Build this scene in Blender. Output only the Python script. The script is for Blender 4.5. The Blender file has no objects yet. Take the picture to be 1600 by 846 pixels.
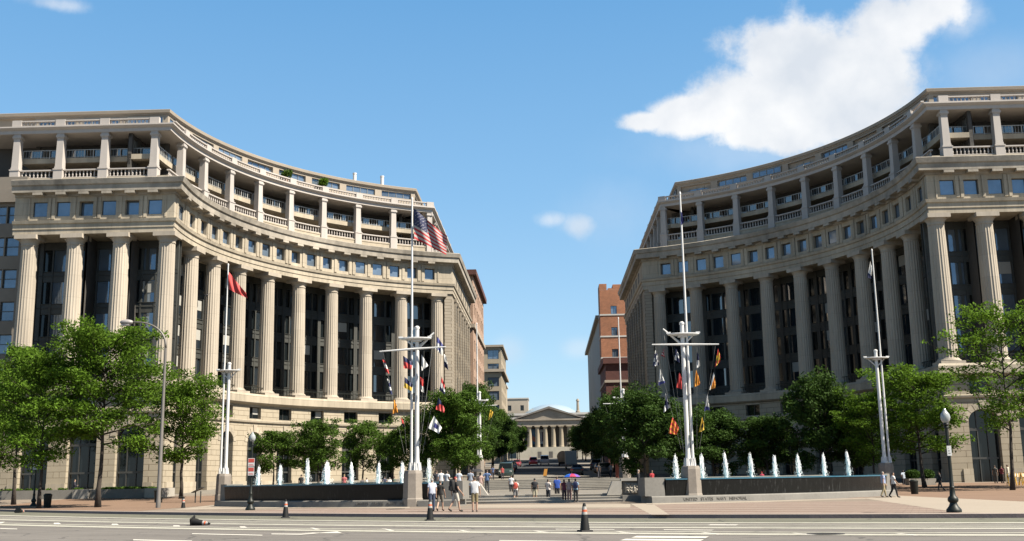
import bpy, math, random
import numpy as np
from mathutils import Vector, Matrix

C = bpy.context.scene.collection
rad = math.radians
sin, cos, pi = math.sin, math.cos, math.pi

# ------------------------------------------------------------------ camera
EYE = 1.6
FPX = 1650.0
PITCH = math.atan(326 / FPX)
ROLL = 0.0163
YAW = rad(-1.7945)
_F = Vector((sin(YAW) * cos(PITCH), cos(YAW) * cos(PITCH), sin(PITCH)))
_R0 = Vector((cos(YAW), -sin(YAW), 0))
_U0 = _R0.cross(_F)
_R = cos(ROLL) * _R0 - sin(ROLL) * _U0
_U = sin(ROLL) * _R0 + cos(ROLL) * _U0
cam_d = bpy.data.cameras.new("camera")
cam_d.sensor_width = 36
cam_d.lens = 36 * FPX / 1600
cam_d.clip_start = 0.1
cam_d.clip_end = 6000
cam = bpy.data.objects.new("camera", cam_d)
C.objects.link(cam)
cam.matrix_world = Matrix(((_R.x, _U.x, -_F.x, 0), (_R.y, _U.y, -_F.y, 0), (_R.z, _U.z, -_F.z, EYE), (0, 0, 0, 1)))
bpy.context.scene.camera = cam


def ray(x, y):
    return _R * ((x - 800) / FPX) + _U * ((423 - y) / FPX) + _F


def at_z(x, y, z):
    d = ray(x, y)
    return Vector((0, 0, EYE)) + d * ((z - EYE) / d.z)


def at(x, y, Y):
    d = ray(x, y)
    return Vector((0, 0, EYE)) + d * (Y / d.y)


# ------------------------------------------------------------------ materials
def nd(nt, t, **kw):
    n = nt.nodes.new(t)
    for k, v in kw.items():
        if k in n.inputs:
            n.inputs[k].default_value = v
        else:
            setattr(n, k, v)
    return n


def mix_rgb(nt, fac, a, b, mode='MIX'):
    m = nt.nodes.new('ShaderNodeMix')
    m.data_type = 'RGBA'
    m.blend_type = mode
    for sock, v in ((m.inputs[0], fac), (m.inputs[6], a), (m.inputs[7], b)):
        if hasattr(v, 'is_output') or isinstance(v, bpy.types.NodeSocket):
            nt.links.new(v, sock)
        elif isinstance(v, (tuple, list)):
            sock.default_value = (*v[:3], 1)
        else:
            sock.default_value = v
    return m.outputs[2]


def math_n(nt, op, a, b=None, c=None, clamp=False):
    m = nt.nodes.new('ShaderNodeMath')
    m.operation = op
    m.use_clamp = clamp
    for i, v in enumerate((a, b, c)):
        if v is None:
            continue
        if isinstance(v, bpy.types.NodeSocket):
            nt.links.new(v, m.inputs[i])
        else:
            m.inputs[i].default_value = v
    return m.outputs[0]


def newmat(name):
    m = bpy.data.materials.new(name)
    m.use_nodes = True
    nt = m.node_tree
    return m, nt, nt.nodes['Principled BSDF']


ALB = .58      # the photograph is exposed so that full sun on pale stone sits just under white


def mat(name, col, rough=0.7, var=0.15, scale=1.5, stretch=(1, 1, 1), bump=0.0, bscale=20, metal=0.0, spec=0.5, ior=1.5,
        brick=None, island=0.0, objvar=0.0, trans=0.0, zjoint=0.0):
    m, nt, b = newmat(name)
    b.inputs['Roughness'].default_value = rough
    b.inputs['Metallic'].default_value = metal
    b.inputs['Specular IOR Level'].default_value = spec
    b.inputs['IOR'].default_value = ior
    col = tuple(c * ALB for c in col)
    out = tuple(col)
    tc = nd(nt, 'ShaderNodeNewGeometry')
    pos = tc.outputs['Position']
    colsock = None
    if var > 0:
        mp = nd(nt, 'ShaderNodeMapping')
        mp.inputs['Scale'].default_value = stretch
        nt.links.new(pos, mp.inputs['Vector'])
        n = nd(nt, 'ShaderNodeTexNoise', Scale=scale, Detail=6.0, Roughness=0.65)
        nt.links.new(mp.outputs[0], n.inputs['Vector'])
        n2 = nd(nt, 'ShaderNodeTexNoise', Scale=scale * 0.13, Detail=3.0)
        nt.links.new(mp.outputs[0], n2.inputs['Vector'])
        s = math_n(nt, 'ADD', n.outputs[0], n2.outputs[0])
        s = math_n(nt, 'MULTIPLY_ADD', s, 1.6, -1.1, clamp=True)
        dark = tuple(c * (1 - var) for c in col)
        lite = tuple(min(1, c * (1 + var * 0.7)) for c in col)
        colsock = mix_rgb(nt, s, dark, lite)
    if brick:
        bw, rh, ms, mcol, cvar = brick
        uv = nd(nt, 'ShaderNodeUVMap')
        br = nd(nt, 'ShaderNodeTexBrick')
        br.inputs['Scale'].default_value = 1.0
        br.inputs['Brick Width'].default_value = bw
        br.inputs['Row Height'].default_value = rh
        br.inputs['Mortar Size'].default_value = ms
        br.inputs['Mortar Smooth'].default_value = 0.2
        br.inputs['Color1'].default_value = (1 - cvar, 1 - cvar, 1 - cvar, 1)
        br.inputs['Color2'].default_value = (1, 1, 1, 1)
        br.inputs['Mortar'].default_value = (*mcol, 1)
        nt.links.new(uv.outputs[0], br.inputs['Vector'])
        colsock = mix_rgb(nt, 1.0, colsock if colsock else out, br.outputs[0], 'MULTIPLY')
        bm = nd(nt, 'ShaderNodeBump', Strength=0.5, Distance=0.05)
        bm.invert = True
        nt.links.new(br.outputs['Fac'], bm.inputs['Height'])
        nt.links.new(bm.outputs[0], b.inputs['Normal'])
    if zjoint > 0:
        sp = nd(nt, 'ShaderNodeSeparateXYZ'); nt.links.new(pos, sp.inputs[0])
        fr = math_n(nt, 'FRACT', math_n(nt, 'DIVIDE', sp.outputs[2], zjoint))
        k = math_n(nt, 'LESS_THAN', fr, .012)
        colsock = mix_rgb(nt, math_n(nt, 'MULTIPLY', k, .45), colsock if colsock else out, tuple(c * .4 for c in out))
        cell = nd(nt, 'ShaderNodeTexWhiteNoise'); cell.noise_dimensions = '1D'
        nt.links.new(math_n(nt, 'FLOOR', math_n(nt, 'DIVIDE', sp.outputs[2], zjoint)), cell.inputs['W'])
        oi = nd(nt, 'ShaderNodeObjectInfo')
        v = math_n(nt, 'FRACT', math_n(nt, 'ADD', cell.outputs[0], oi.outputs['Random']))
        colsock = mix_rgb(nt, 1.0, colsock, math_n(nt, 'MULTIPLY_ADD', v, .10, .93), 'MULTIPLY')
    if island > 0:
        v = math_n(nt, 'MULTIPLY_ADD', tc.outputs['Random Per Island'], 2 * island, 1 - island)
        colsock = mix_rgb(nt, 1.0, colsock if colsock else out, v, 'MULTIPLY')
    if objvar > 0:
        oi = nd(nt, 'ShaderNodeObjectInfo')
        v = math_n(nt, 'MULTIPLY_ADD', oi.outputs['Random'], 2 * objvar, 1 - objvar)
        colsock = mix_rgb(nt, 1.0, colsock if colsock else out, v, 'MULTIPLY')
    if colsock:
        nt.links.new(colsock, b.inputs['Base Color'])
    else:
        b.inputs['Base Color'].default_value = (*out, 1)
    if bump > 0 and not brick:
        n = nd(nt, 'ShaderNodeTexNoise', Scale=bscale, Detail=4.0)
        nt.links.new(pos, n.inputs['Vector'])
        bm = nd(nt, 'ShaderNodeBump', Strength=bump, Distance=0.05)
        nt.links.new(n.outputs[0], bm.inputs['Height'])
        nt.links.new(bm.outputs[0], b.inputs['Normal'])
    if trans > 0:
        tr = nd(nt, 'ShaderNodeBsdfTranslucent')
        if colsock:
            nt.links.new(colsock, tr.inputs['Color'])
        else:
            tr.inputs['Color'].default_value = (*out, 1)
        ms_ = nd(nt, 'ShaderNodeMixShader')
        ms_.inputs[0].default_value = trans
        o = nt.nodes['Material Output']
        nt.links.new(b.outputs[0], ms_.inputs[1])
        nt.links.new(tr.outputs[0], ms_.inputs[2])
        nt.links.new(ms_.outputs[0], o.inputs['Surface'])
    return m


M = {}
M['stone'] = mat('limestone', (.50, .43, .325), .85, .30, 1.5, (1, 1, .12), .15, 6)
M['trim'] = mat('limestone_trim', (.52, .45, .345), .85, .34, 1.5, (1, 1, .14), .15, 6, brick=(1.9, 1.3, .012, (.6, .58, .54), .07))
M['cornice'] = mat('weathered_limestone', (.46, .41, .34), .9, .5, .9, (1, 1, .6), .2, 6)
M['column'] = mat('column_limestone', (.54, .47, .38), .85, .26, 1.3, (1, 1, .10), .1, 8, zjoint=2.43)
M['rustic'] = mat('rusticated_limestone', (.50, .43, .32), .85, .12, .8, (1, 1, .4), brick=(1.5, .62, .028, (.42, .38, .32), .10))
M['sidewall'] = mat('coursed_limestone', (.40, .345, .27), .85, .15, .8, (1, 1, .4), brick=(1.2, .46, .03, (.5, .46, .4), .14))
M['upper'] = mat('painted_precast', (.58, .53, .49), .8, .14, .8, (1, 1, .3))
M['penthouse'] = mat('penthouse_stone', (.44, .375, .30), .85, .12, .8)
M['white'] = mat('white_paint', (.80, .80, .79), .45, .06, 3)
M['mast'] = mat('white_mast_paint', (.82, .82, .81), .4, .05, 2)
M['bronze'] = mat('dark_bronze_metal', (.062, .064, .057), .55, .30, 2)
M['frame'] = mat('window_frame_metal', (.09, .09, .085), .45, .1, 2, metal=.3)
M['greyframe'] = mat('grey_window_frame', (.30, .30, .28), .5, .1, 2)
M['glass'] = mat('tinted_glass', (.012, .016, .018), .06, 0, ior=1.5, spec=.45)
M['skypane'] = mat('sky_tinted_glass', (.30, .39, .50), .05, .40, .30, metal=.52)  # blue base colour paints in part of the sky's reflection
M['doorglass'] = mat('door_glass', (.02, .03, .04), .05, 0, ior=2.4)
M['rail'] = mat('pale_railing', (.50, .50, .48), .5, .05, 2)
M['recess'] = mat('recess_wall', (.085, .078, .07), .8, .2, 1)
M['roof'] = mat('roof_gravel', (.30, .28, .26), .95, .2, 2)
M['blind'] = mat('roller_blind', (.45, .44, .40), .8, .1, 1)
M['black'] = mat('black_granite', (.012, .013, .013), .16, .5, 5, (1, 1, .3), .25, 14)
M['granite'] = mat('grey_granite', (.235, .222, .20), .75, .18, 6, (1, 1, 1), .1, 40)
M['granite_pink'] = mat('warm_granite', (.30, .26, .22), .75, .2, 6, (1, 1, 1), .1, 40)
M['granite_lt'] = mat('pale_granite', (.46, .43, .38), .75, .15, 4)
M['carved'] = mat('carved_letters', (.15, .14, .125), .8, 0)
M['iron'] = mat('dark_green_iron', (.014, .018, .014), .5, .2, 6, spec=.3)
M['steel'] = mat('grey_painted_steel', (.22, .20, .18), .5, .1, 3, metal=.2)
M['bark'] = mat('tree_bark', (.055, .042, .032), .95, .35, 5, (1, 1, .3), .5, 12)
M['leaf_a'] = mat('willow_oak_leaf', (.135, .250, .024), .75, .30, 1.1, island=.35, trans=.42, spec=.12)
M['leaf_b'] = mat('plaza_tree_leaf', (.088, .165, .022), .75, .30, 1.0, island=.35, trans=.35, spec=.12)
M['leaf_c'] = mat('dark_street_leaf', (.056, .112, .020), .75, .30, .7, island=.35, trans=.28, spec=.12)
M['grass'] = mat('planter_grass', (.07, .10, .03), .9, .4, 4)
M['rubber'] = mat('black_rubber', (.012, .012, .012), .65, .3, 6, spec=.3)
M['orange'] = mat('orange_reflective', (.75, .13, .04), .5, .1, 6)
M['terra'] = mat('brick_red', (.44, .185, .095), .9, .25, 1.5, brick=(.6, .2, .02, (1.25, 1.3, 1.35), .2))
M['pinkbrick'] = mat('salmon_brick', (.47, .31, .22), .9, .12, 1.2, brick=(.6, .2, .012, (1.1, 1.15, 1.2), .12))
M['maroon'] = mat('maroon_brick', (.13, .045, .035), .9, .2, 1.2, brick=(.6, .2, .012, (1.1, 1.15, 1.2), .2))
M['tan'] = mat('tan_stone', (.44, .37, .27), .85, .12, .8)
M['beige'] = mat('beige_concrete', (.50, .43, .34), .85, .1, .8)
M['greywall'] = mat('grey_party_wall', (.40, .385, .36), .9, .12, .5)
M['oldstone'] = mat('hazed_sandstone', (.52, .48, .39), .85, .2, .7)  # stone colour paled to stand in for distance haze
M['oldwhite'] = mat('pale_cornice_stone', (.62, .60, .56), .8, .1, .7)
M['slate'] = mat('slate_roof', (.23, .21, .19), .9, .2, 1)
M['sand'] = mat('pediment_stone', (.36, .31, .25), .85, .25, 1)  # also lightened, distance haze put into the base colour
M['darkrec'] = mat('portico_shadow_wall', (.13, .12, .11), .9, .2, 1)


def plain(name, col, rough=.75, **kw):
    if name not in M:
        M[name] = mat(name, col, rough, kw.pop('var', .12), kw.pop('scale', 8), **kw)
    return M[name]


# ------------------------------------------------------------------ mesh builder
class MB:
    def __init__(s):
        s.v = []; s.f = []; s.m = []; s.uv = []

    def face(s, idx, m=0, uv=None):
        s.f.append(tuple(idx)); s.m.append(m); s.uv.append(uv)

    def poly(s, pts, m=0, uv=None):
        b = len(s.v); s.v.extend([tuple(p) for p in pts]); s.face(range(b, b + len(pts)), m, uv)

    def box(s, x0, x1, y0, y1, z0, z1, m=0, nx=1):
        b = len(s.v)
        for i in range(nx + 1):
            x = x0 + (x1 - x0) * i / nx
            s.v += [(x, y0, z0), (x, y1, z0), (x, y1, z1), (x, y0, z1)]
        for i in range(nx):
            a = b + 4 * i; c = a + 4
            xa = x0 + (x1 - x0) * i / nx; xb = x0 + (x1 - x0) * (i + 1) / nx
            s.face((a, c, c + 3, a + 3), m, ((xa, z0), (xb, z0), (xb, z1), (xa, z1)))
            s.face((a + 1, a + 2, c + 2, c + 1), m, ((xa, z0), (xa, z1), (xb, z1), (xb, z0)))
            s.face((a + 3, c + 3, c + 2, a + 2), m, ((xa, y0), (xb, y0), (xb, y1), (xa, y1)))
            s.face((a, a + 1, c + 1, c), m, ((xa, y0), (xa, y1), (xb, y1), (xb, y0)))
        e = b + 4 * nx
        s.face((b, b + 3, b + 2, b + 1), m, ((y0, z0), (y0, z1), (y1, z1), (y1, z0)))
        s.face((e, e + 1, e + 2, e + 3), m, ((y0, z0), (y1, z0), (y1, z1), (y0, z1)))
        return s

    def obox(s, c, sx, sy, sz, rz=0, m=0, tz=1.0):
        """box centred on c (base at c.z), turned rz, top scaled by tz"""
        b = len(s.v); ca, sa = cos(rz), sin(rz)
        for k, (z, t) in enumerate(((0, 1), (sz, tz))):
            for px, py in ((-1, -1), (1, -1), (1, 1), (-1, 1)):
                x = px * sx / 2 * t; y = py * sy / 2 * t
                s.v.append((c[0] + x * ca - y * sa, c[1] + x * sa + y * ca, c[2] + z))
        for q in ((0, 3, 2, 1), (4, 5, 6, 7), (0, 1, 5, 4), (1, 2, 6, 5), (2, 3, 7, 6), (3, 0, 4, 7)):
            s.face([b + i for i in q], m)
        return s

    def lathe(s, prof, n=12, c=(0, 0, 0), m=0, rfun=None, caps=True):
        b = len(s.v)
        for (r, z) in prof:
            for i in range(n):
                a = 2 * pi * i / n
                rr = r * (rfun(a, z) if rfun else 1)
                s.v.append((c[0] + rr * cos(a), c[1] + rr * sin(a), c[2] + z))
        for j in range(len(prof) - 1):
            for i in range(n):
                i2 = (i + 1) % n
                s.face((b + j * n + i, b + j * n + i2, b + (j + 1) * n + i2, b + (j + 1) * n + i), m)
        if caps:
            s.face([b + i for i in range(n)][::-1], m)
            e = b + (len(prof) - 1) * n
            s.face([e + i for i in range(n)], m)
        return s

    def tube(s, pts, rs, n=8, m=0, caps=True):
        pts = [Vector(p) for p in pts]
        if not isinstance(rs, (list, tuple)):
            rs = [rs] * len(pts)
        b = len(s.v)
        for k, p in enumerate(pts):
            t = (pts[min(k + 1, len(pts) - 1)] - pts[max(k - 1, 0)]).normalized()
            u = t.cross(Vector((0, 0, 1)))
            if u.length < 0.05:
                u = Vector((1, 0, 0))
                u = (u - t * u.dot(t))
            u.normalize(); w = t.cross(u)
            for i in range(n):
                a = 2 * pi * i / n
                s.v.append(tuple(p + (u * cos(a) + w * sin(a)) * rs[k]))
        for k in range(len(pts) - 1):
            for i in range(n):
                i2 = (i + 1) % n
                s.face((b + k * n + i2, b + k * n + i, b + (k + 1) * n + i, b + (k + 1) * n + i2), m)
        if caps:
            s.face([b + i for i in range(n)], m)
            e = b + (len(pts) - 1) * n
            s.face([e + i for i in range(n)][::-1], m)
        return s

    def prism(s, pts2, axis_fn, d0, d1, m=0):
        """extrude polygon pts2 [(a,b)] between depths; axis_fn(a,b,d)->xyz"""
        n = len(pts2); b = len(s.v)
        for d in (d0, d1):
            for p in pts2:
                s.v.append(tuple(axis_fn(p[0], p[1], d)))
        s.face([b + i for i in range(n)], m, tuple(pts2))
        s.face([b + n + i for i in range(n)][::-1], m, tuple(pts2)[::-1])
        for i in range(n):
            i2 = (i + 1) % n
            s.face((b + i2, b + i, b + n + i, b + n + i2), m)
        return s

    def sphere(s, c, r, nu=12, nv=8, m=0, sc=(1, 1, 1)):
        prof = [(max(1e-4, sin(pi * j / nv)) * r, -cos(pi * j / nv) * r) for j in range(nv + 1)]
        b = len(s.v)
        s.lathe(prof, nu, (0, 0, 0), m, caps=False)
        for i in range(b, len(s.v)):
            v = s.v[i]
            s.v[i] = (c[0] + v[0] * sc[0], c[1] + v[1] * sc[1], c[2] + v[2] * sc[2])
        return s

    def bend(s, R):
        s.v = [((R + y) * sin(x / R), -R + (R + y) * cos(x / R), z) for x, y, z in s.v]
        return s

    def add(s, o, mtx=None):
        b = len(s.v)
        s.v += [tuple(mtx @ Vector(p)) for p in o.v] if mtx else o.v
        s.f += [tuple(b + i for i in f) for f in o.f]
        s.m += o.m; s.uv += o.uv
        return s

    def mirror(s, shift=0.0):
        s.v = [(-x + shift, y, z) for x, y, z in s.v]
        s.f = [f[::-1] for f in s.f]
        s.uv = [u[::-1] if u else None for u in s.uv]
        return s

    def mesh(s, name, mats, smooth=False, angle=None):
        me = bpy.data.meshes.new(name)
        me.from_pydata(s.v, [], s.f)
        for m_ in (mats if isinstance(mats, (list, tuple)) else [mats]):
            me.materials.append(m_)
        if any(s.m):
            me.polygons.foreach_set('material_index', s.m)
        if any(u is not None for u in s.uv):
            ul = me.uv_layers.new(name='UVMap')
            flat = []
            for f, u in zip(s.f, s.uv):
                if u is None:
                    for i in f:
                        v = s.v[i]; flat += [v[0] + v[1], v[2]]
                else:
                    for p in u:
                        flat += [p[0], p[1]]
            ul.data.foreach_set('uv', flat)
        if smooth:
            me.polygons.foreach_set('use_smooth', [True] * len(me.polygons))
            if angle:
                me.set_sharp_from_angle(angle=rad(angle))
        me.update()
        return me

    def build(s, name, mats, parent=None, loc=None, rz=0, smooth=False, angle=None):
        return put(s.mesh(name, mats, smooth, angle), name, parent, loc, rz)


def put(me, name, parent=None, loc=None, rz=0):
    o = bpy.data.objects.new(name, me)
    C.objects.link(o)
    if loc is not None:
        o.location = loc
    o.rotation_euler = (0, 0, rz)
    if parent is not None:
        o.parent = parent
        if parent.get('_w'):   # parent empties of world-built things: keep world coordinates
            o.matrix_parent_inverse = Matrix.Translation(-Vector(parent.location))
    return o


def thing(name, label, cat, loc=(0, 0, 0), rz=0, group=None, world=False):
    o = bpy.data.objects.new(name, None)
    C.objects.link(o)
    o.empty_display_size = .3
    o.location = loc
    o.rotation_euler = (0, 0, rz)
    tag(o, label, cat, group)
    if world:
        o['_w'] = 1
    return o


def tag(o, label=None, cat=None, group=None, kind=None):
    if label: o['label'] = label
    if cat: o['category'] = cat
    if group: o['group'] = group
    if kind: o['kind'] = kind
    return o


def copy_tree(o, parent=None):
    c = o.copy(); C.objects.link(c)
    if parent is not None:
        c.parent = parent
    for ch in o.children:
        copy_tree(ch, c)
    return c


# ------------------------------------------------------------------ ground
CQ = (.005555, -.5095, 49.0)


def curbY(x):
    if x < -46:
        return CQ[0] * 46 ** 2 + CQ[1] * -46 + CQ[2] + (2 * CQ[0] * -46 + CQ[1]) * (x + 46)
    if x > 40:
        return CQ[0] * 1600 + CQ[1] * 40 + CQ[2] + (2 * CQ[0] * 40 + CQ[1]) * (x - 40)
    return CQ[0] * x * x + CQ[1] * x + CQ[2]


def sm(a, b, t):
    t = min(1, max(0, (t - a) / (b - a)))
    return t * t * (3 - 2 * t)


def ground(x, y):
    z = .55 * sm(80, 112, y)
    z += 1.0 * sm(114, 140, y)
    if y > 140:
        z += .031 * (min(y, 260) - 140) + .026 * max(0, y - 260)
    return z


CURVE_X = [-160, -120, -90, -70, -60, -50] + list(range(-46, 41, 2)) + [45, 55, 70, 90, 120]
curve = [Vector((x, curbY(x), 0)) for x in CURVE_X]
cn = []
for i, p in enumerate(curve):
    t = (curve[min(i + 1, len(curve) - 1)] - curve[max(i - 1, 0)]).normalized()
    cn.append(Vector((t.y, -t.x, 0)))          # towards the road
cs = [0.0]
for i in range(1, len(curve)):
    cs.append(cs[-1] + (curve[i] - curve[i - 1]).length)


def curb_at(s, d, z):
    s = max(cs[0], min(cs[-1] - 1e-6, s))
    for i in range(len(cs) - 1):
        if cs[i] <= s <= cs[i + 1]:
            t = (s - cs[i]) / (cs[i + 1] - cs[i])
            p = curve[i].lerp(curve[i + 1], t); n = cn[i].lerp(cn[i + 1], t).normalized()
            return (p.x + n.x * d, p.y + n.y * d, z)


def curb_s(P):
    """(s, d) of a ground point relative to the kerb curve"""
    best = None
    for i in range(len(curve) - 1):
        a, b = curve[i], curve[i + 1]
        q = Vector((P[0], P[1], 0)); ab = b - a
        t = max(0, min(1, (q - a).dot(ab) / ab.length_squared))
        c = a + ab * t; dd = (q - c).length
        if best is None or dd < best[0]:
            n = cn[i].lerp(cn[i + 1], t)
            best = (dd, cs[i] + t * (cs[i + 1] - cs[i]), (q - c).dot(n))
    return best[1], best[2]


def ribbon(name, d0, d1, z, material, s0=None, s1=None, step=2.5):
    mb = MB()
    s0 = cs[0] if s0 is None else s0
    s1 = cs[-1] if s1 is None else s1
    n = max(2, int((s1 - s0) / step))
    for i in range(n + 1):
        s = s0 + (s1 - s0) * i / n
        mb.v.append(curb_at(s, d1, z)); mb.v.append(curb_at(s, d0, z))
    for i in range(n):
        a = 2 * i
        sa = s0 + (s1 - s0) * i / n; sb = s0 + (s1 - s0) * (i + 1) / n
        mb.face((a, a + 2, a + 3, a + 1), 0, ((sa, d1), (sb, d1), (sb, d0), (sa, d0)))
    return mb


def surf_material(name, col, var, scale, extra=None, rough=.9, stripes=None, lanes=False):
    col = tuple(c * ALB for c in col)
    m, nt, b = newmat(name)
    b.inputs['Roughness'].default_value = rough
    b.inputs['Specular IOR Level'].default_value = .25
    g = nd(nt, 'ShaderNodeNewGeometry')
    n = nd(nt, 'ShaderNodeTexNoise', Scale=scale, Detail=8.0, Roughness=.7)
    nt.links.new(g.outputs['Position'], n.inputs['Vector'])
    n2 = nd(nt, 'ShaderNodeTexNoise', Scale=scale * 12, Detail=4.0)
    nt.links.new(g.outputs['Position'], n2.inputs['Vector'])
    n3 = nd(nt, 'ShaderNodeTexNoise', Scale=.09, Detail=3.0)
    nt.links.new(g.outputs['Position'], n3.inputs['Vector'])
    s = math_n(nt, 'ADD', n.outputs[0], math_n(nt, 'MULTIPLY', n2.outputs[0], .6))
    s = math_n(nt, 'ADD', s, math_n(nt, 'MULTIPLY', n3.outputs[0], .8))
    s = math_n(nt, 'MULTIPLY_ADD', s, 1.3, -1.05, clamp=True)
    c = mix_rgb(nt, s, tuple(x * (1 - var) for x in col), tuple(x * (1 + var) for x in col))
    if lanes:
        uv = nd(nt, 'ShaderNodeUVMap')
        mp = nd(nt, 'ShaderNodeMapping'); mp.inputs['Scale'].default_value = (.035, .9, 1); nt.links.new(uv.outputs[0], mp.inputs[0])
        ln = nd(nt, 'ShaderNodeTexNoise', Scale=1.0, Detail=5.0, Roughness=.6); nt.links.new(mp.outputs[0], ln.inputs['Vector'])
        c = mix_rgb(nt, 1.0, c, math_n(nt, 'MULTIPLY_ADD', ln.outputs[0], .8, .6), 'MULTIPLY')
        vo = nd(nt, 'ShaderNodeTexVoronoi', Scale=.22); vo.feature = 'DISTANCE_TO_EDGE'
        wv = nd(nt, 'ShaderNodeTexNoise', Scale=1.2, Detail=5.0); nt.links.new(g.outputs['Position'], wv.inputs['Vector'])
        va = nd(nt, 'ShaderNodeVectorMath'); va.operation = 'ADD'; nt.links.new(g.outputs['Position'], va.inputs[0]); nt.links.new(wv.outputs['Color'], va.inputs[1])
        nt.links.new(va.outputs[0], vo.inputs['Vector'])
        cr = math_n(nt, 'LESS_THAN', vo.outputs['Distance'], .012)
        c = mix_rgb(nt, math_n(nt, 'MULTIPLY', cr, .5), c, (.03, .03, .03))
    if stripes:
        uv = nd(nt, 'ShaderNodeUVMap')
        sep = nd(nt, 'ShaderNodeSeparateXYZ')
        nt.links.new(uv.outputs[0], sep.inputs[0])
        period, w, scol = stripes
        scol = tuple(c * ALB for c in scol)
        f = math_n(nt, 'FRACT', math_n(nt, 'DIVIDE', sep.outputs[1], period))
        k = math_n(nt, 'LESS_THAN', f, w)
        c = mix_rgb(nt, math_n(nt, 'MULTIPLY', k, .8), c, scol)
        br = nd(nt, 'ShaderNodeTexBrick')
        br.inputs['Scale'].default_value = 1.0
        br.inputs['Brick Width'].default_value = .6
        br.inputs['Row Height'].default_value = .3
        br.inputs['Mortar Size'].default_value = .012
        br.inputs['Color1'].default_value = (.86, .86, .86, 1)
        br.inputs['Color2'].default_value = (1, 1, 1, 1)
        br.inputs['Mortar'].default_value = (.6, .6, .6, 1)
        nt.links.new(uv.outputs[0], br.inputs['Vector'])
        c = mix_rgb(nt, 1.0, c, br.outputs[0], 'MULTIPLY')
    nt.links.new(c, b.inputs['Base Color'])
    bm = nd(nt, 'ShaderNodeBump', Strength=.25, Distance=.02)
    nt.links.new(n2.outputs[0], bm.inputs['Height'])
    nt.links.new(bm.outputs[0], b.inputs['Normal'])
    return m


M['asphalt'] = surf_material('worn_asphalt', (.190, .176, .162), .14, .5, lanes=True)
M['asphalt_olive'] = surf_material('gutter_lane_asphalt', (.17, .168, .13), .15, .5, lanes=True)
M['asphalt_dark'] = surf_material('fresh_asphalt', (.048, .050, .053), .2, .6)
M['paint'] = surf_material('road_paint', (.66, .64, .58), .20, 2.5)
M['paint_thin'] = surf_material('worn_road_paint', (.50, .49, .42), .30, 2.0)
M['pave'] = surf_material('granite_pavers', (.27, .222, .178), .12, .7)
M['pave_stripe'] = surf_material('striped_brick_pavers', (.29, .212, .172), .10, .8, stripes=(2.9, .30, (.40, .335, .28)))
M['pave_lt'] = surf_material('pale_granite_paving', (.40, .345, .28), .10, .8)
M['brickpave'] = surf_material('brown_brick_paving', (.25, .165, .115), .16, .8)
M['conc'] = surf_material('concrete', (.24, .22, .19), .12, .8)

# far ground sheet
mb = MB()
mb.poly([(-3000, -600, -.4), (3000, -600, -.4), (3000, 5000, -.4), (-3000, 5000, -.4)])
tag(mb.build('ground', M['conc']), kind='structure')
# the avenue
mb = ribbon('road', 0.0, 60, -.15, M['asphalt'])
tag(mb.build('road', M['asphalt']), kind='structure')
d_of = lambda y: curb_s(at_z(800, y, -.15))[1]
tag(ribbon('gutter_lane', .02, d_of(816), -.146, 0).build('gutter_lane', M['asphalt_olive']), kind='structure')
# markings
mk = MB()
for y, w, in ((816.2, .16), (823.6, .17), (832.6, .20)):
    d = d_of(y); w *= 4.2; mk.add(ribbon('m', d - w / 2, d + w / 2, -.142, 0))
for y, w in ((819.4, .34), (821.4, .26), (829.6, .34)):
    d = d_of(y); mk.add(ribbon('m', d - w / 2, d + w / 2, -.142, 0))
tag(mk.build('road_markings', M['paint_thin']), kind='structure')


def pixpoly(pts, z=-.138):
    return [tuple(at_z(x, y, z)) for x, y in pts]


mk = MB()


def quad_px(pts):
    p = [Vector(q) for q in pixpoly(pts)]
    n = sum(((p[(i + 1) % len(p)] - p[i]).cross(p[(i + 2) % len(p)] - p[(i + 1) % len(p)]) for i in range(len(p))), Vector())
    if n.z < 0: p = p[::-1]
    mk.poly(p)


for pts in ([(-4, 816.0), (8, 815.6), (2, 818.2), (-6, 818.4)],
            [(84, 817.2), (92, 817), (96, 819.4), (84, 819.6)], [(175, 818.6), (183, 818.6), (186, 820.6), (174, 820.6)],
            [(271, 821), (280, 821), (282, 823.2), (270, 823.2)], [(374, 822.7), (382, 822.7), (388, 825), (376, 825)],
            [(484, 825), (490, 825), (501, 827.6), (492, 827.6)], [(596, 826.4), (603, 826.4), (618, 829.6), (610, 829.6)],
            [(714, 828.5), (720, 828.5), (738, 831), (729, 831)], [(832, 829.8), (840, 829.8), (862, 832.2), (850, 832.2)],
            [(962, 831), (970, 831), (1000, 834.4), (988, 834.4)], [(1094, 832), (1102, 832), (1132, 835.6), (1120, 835.6)],
            [(1236, 833), (1244, 833), (1278, 836.4), (1266, 836.4)], [(1398, 833.6), (1408, 833.6), (1440, 837), (1428, 837)],
            # dashes
            [(0, 825.6), (27, 826.4), (27, 827.4), (0, 826.8)], [(300, 833.6), (410, 836), (410, 837.2), (300, 834.8)],
            [(208, 843), (300, 845), (300, 846.6), (208, 844.6)],
            [(780, 844.2), (905, 845.8), (905, 847), (780, 845.4)],
            # turn arrow
            [(424, 834.0), (470, 834.2), (498, 832.2), (498, 833.6), (470, 835.8), (424, 835.2)],
            [(470, 832.0), (500, 832.6), (527, 830.4), (535, 833.4), (500, 833.4)],
            # wide crosswalk bars
            [(995, 837.6), (1108, 838.4), (1102, 841.2), (986, 840.4)], [(978, 842), (1100, 843), (1094, 845.8), (968, 844.8)],
            [(1038, 827.6), (1116, 828.2), (1112, 829.2), (1036, 828.6)], [(868, 826.8), (960, 827.2), (960, 828), (868, 827.6)],
            [(1110, 819.6), (1154, 819.8), (1150, 821.2), (1106, 821)]):
    quad_px(pts)
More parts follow.
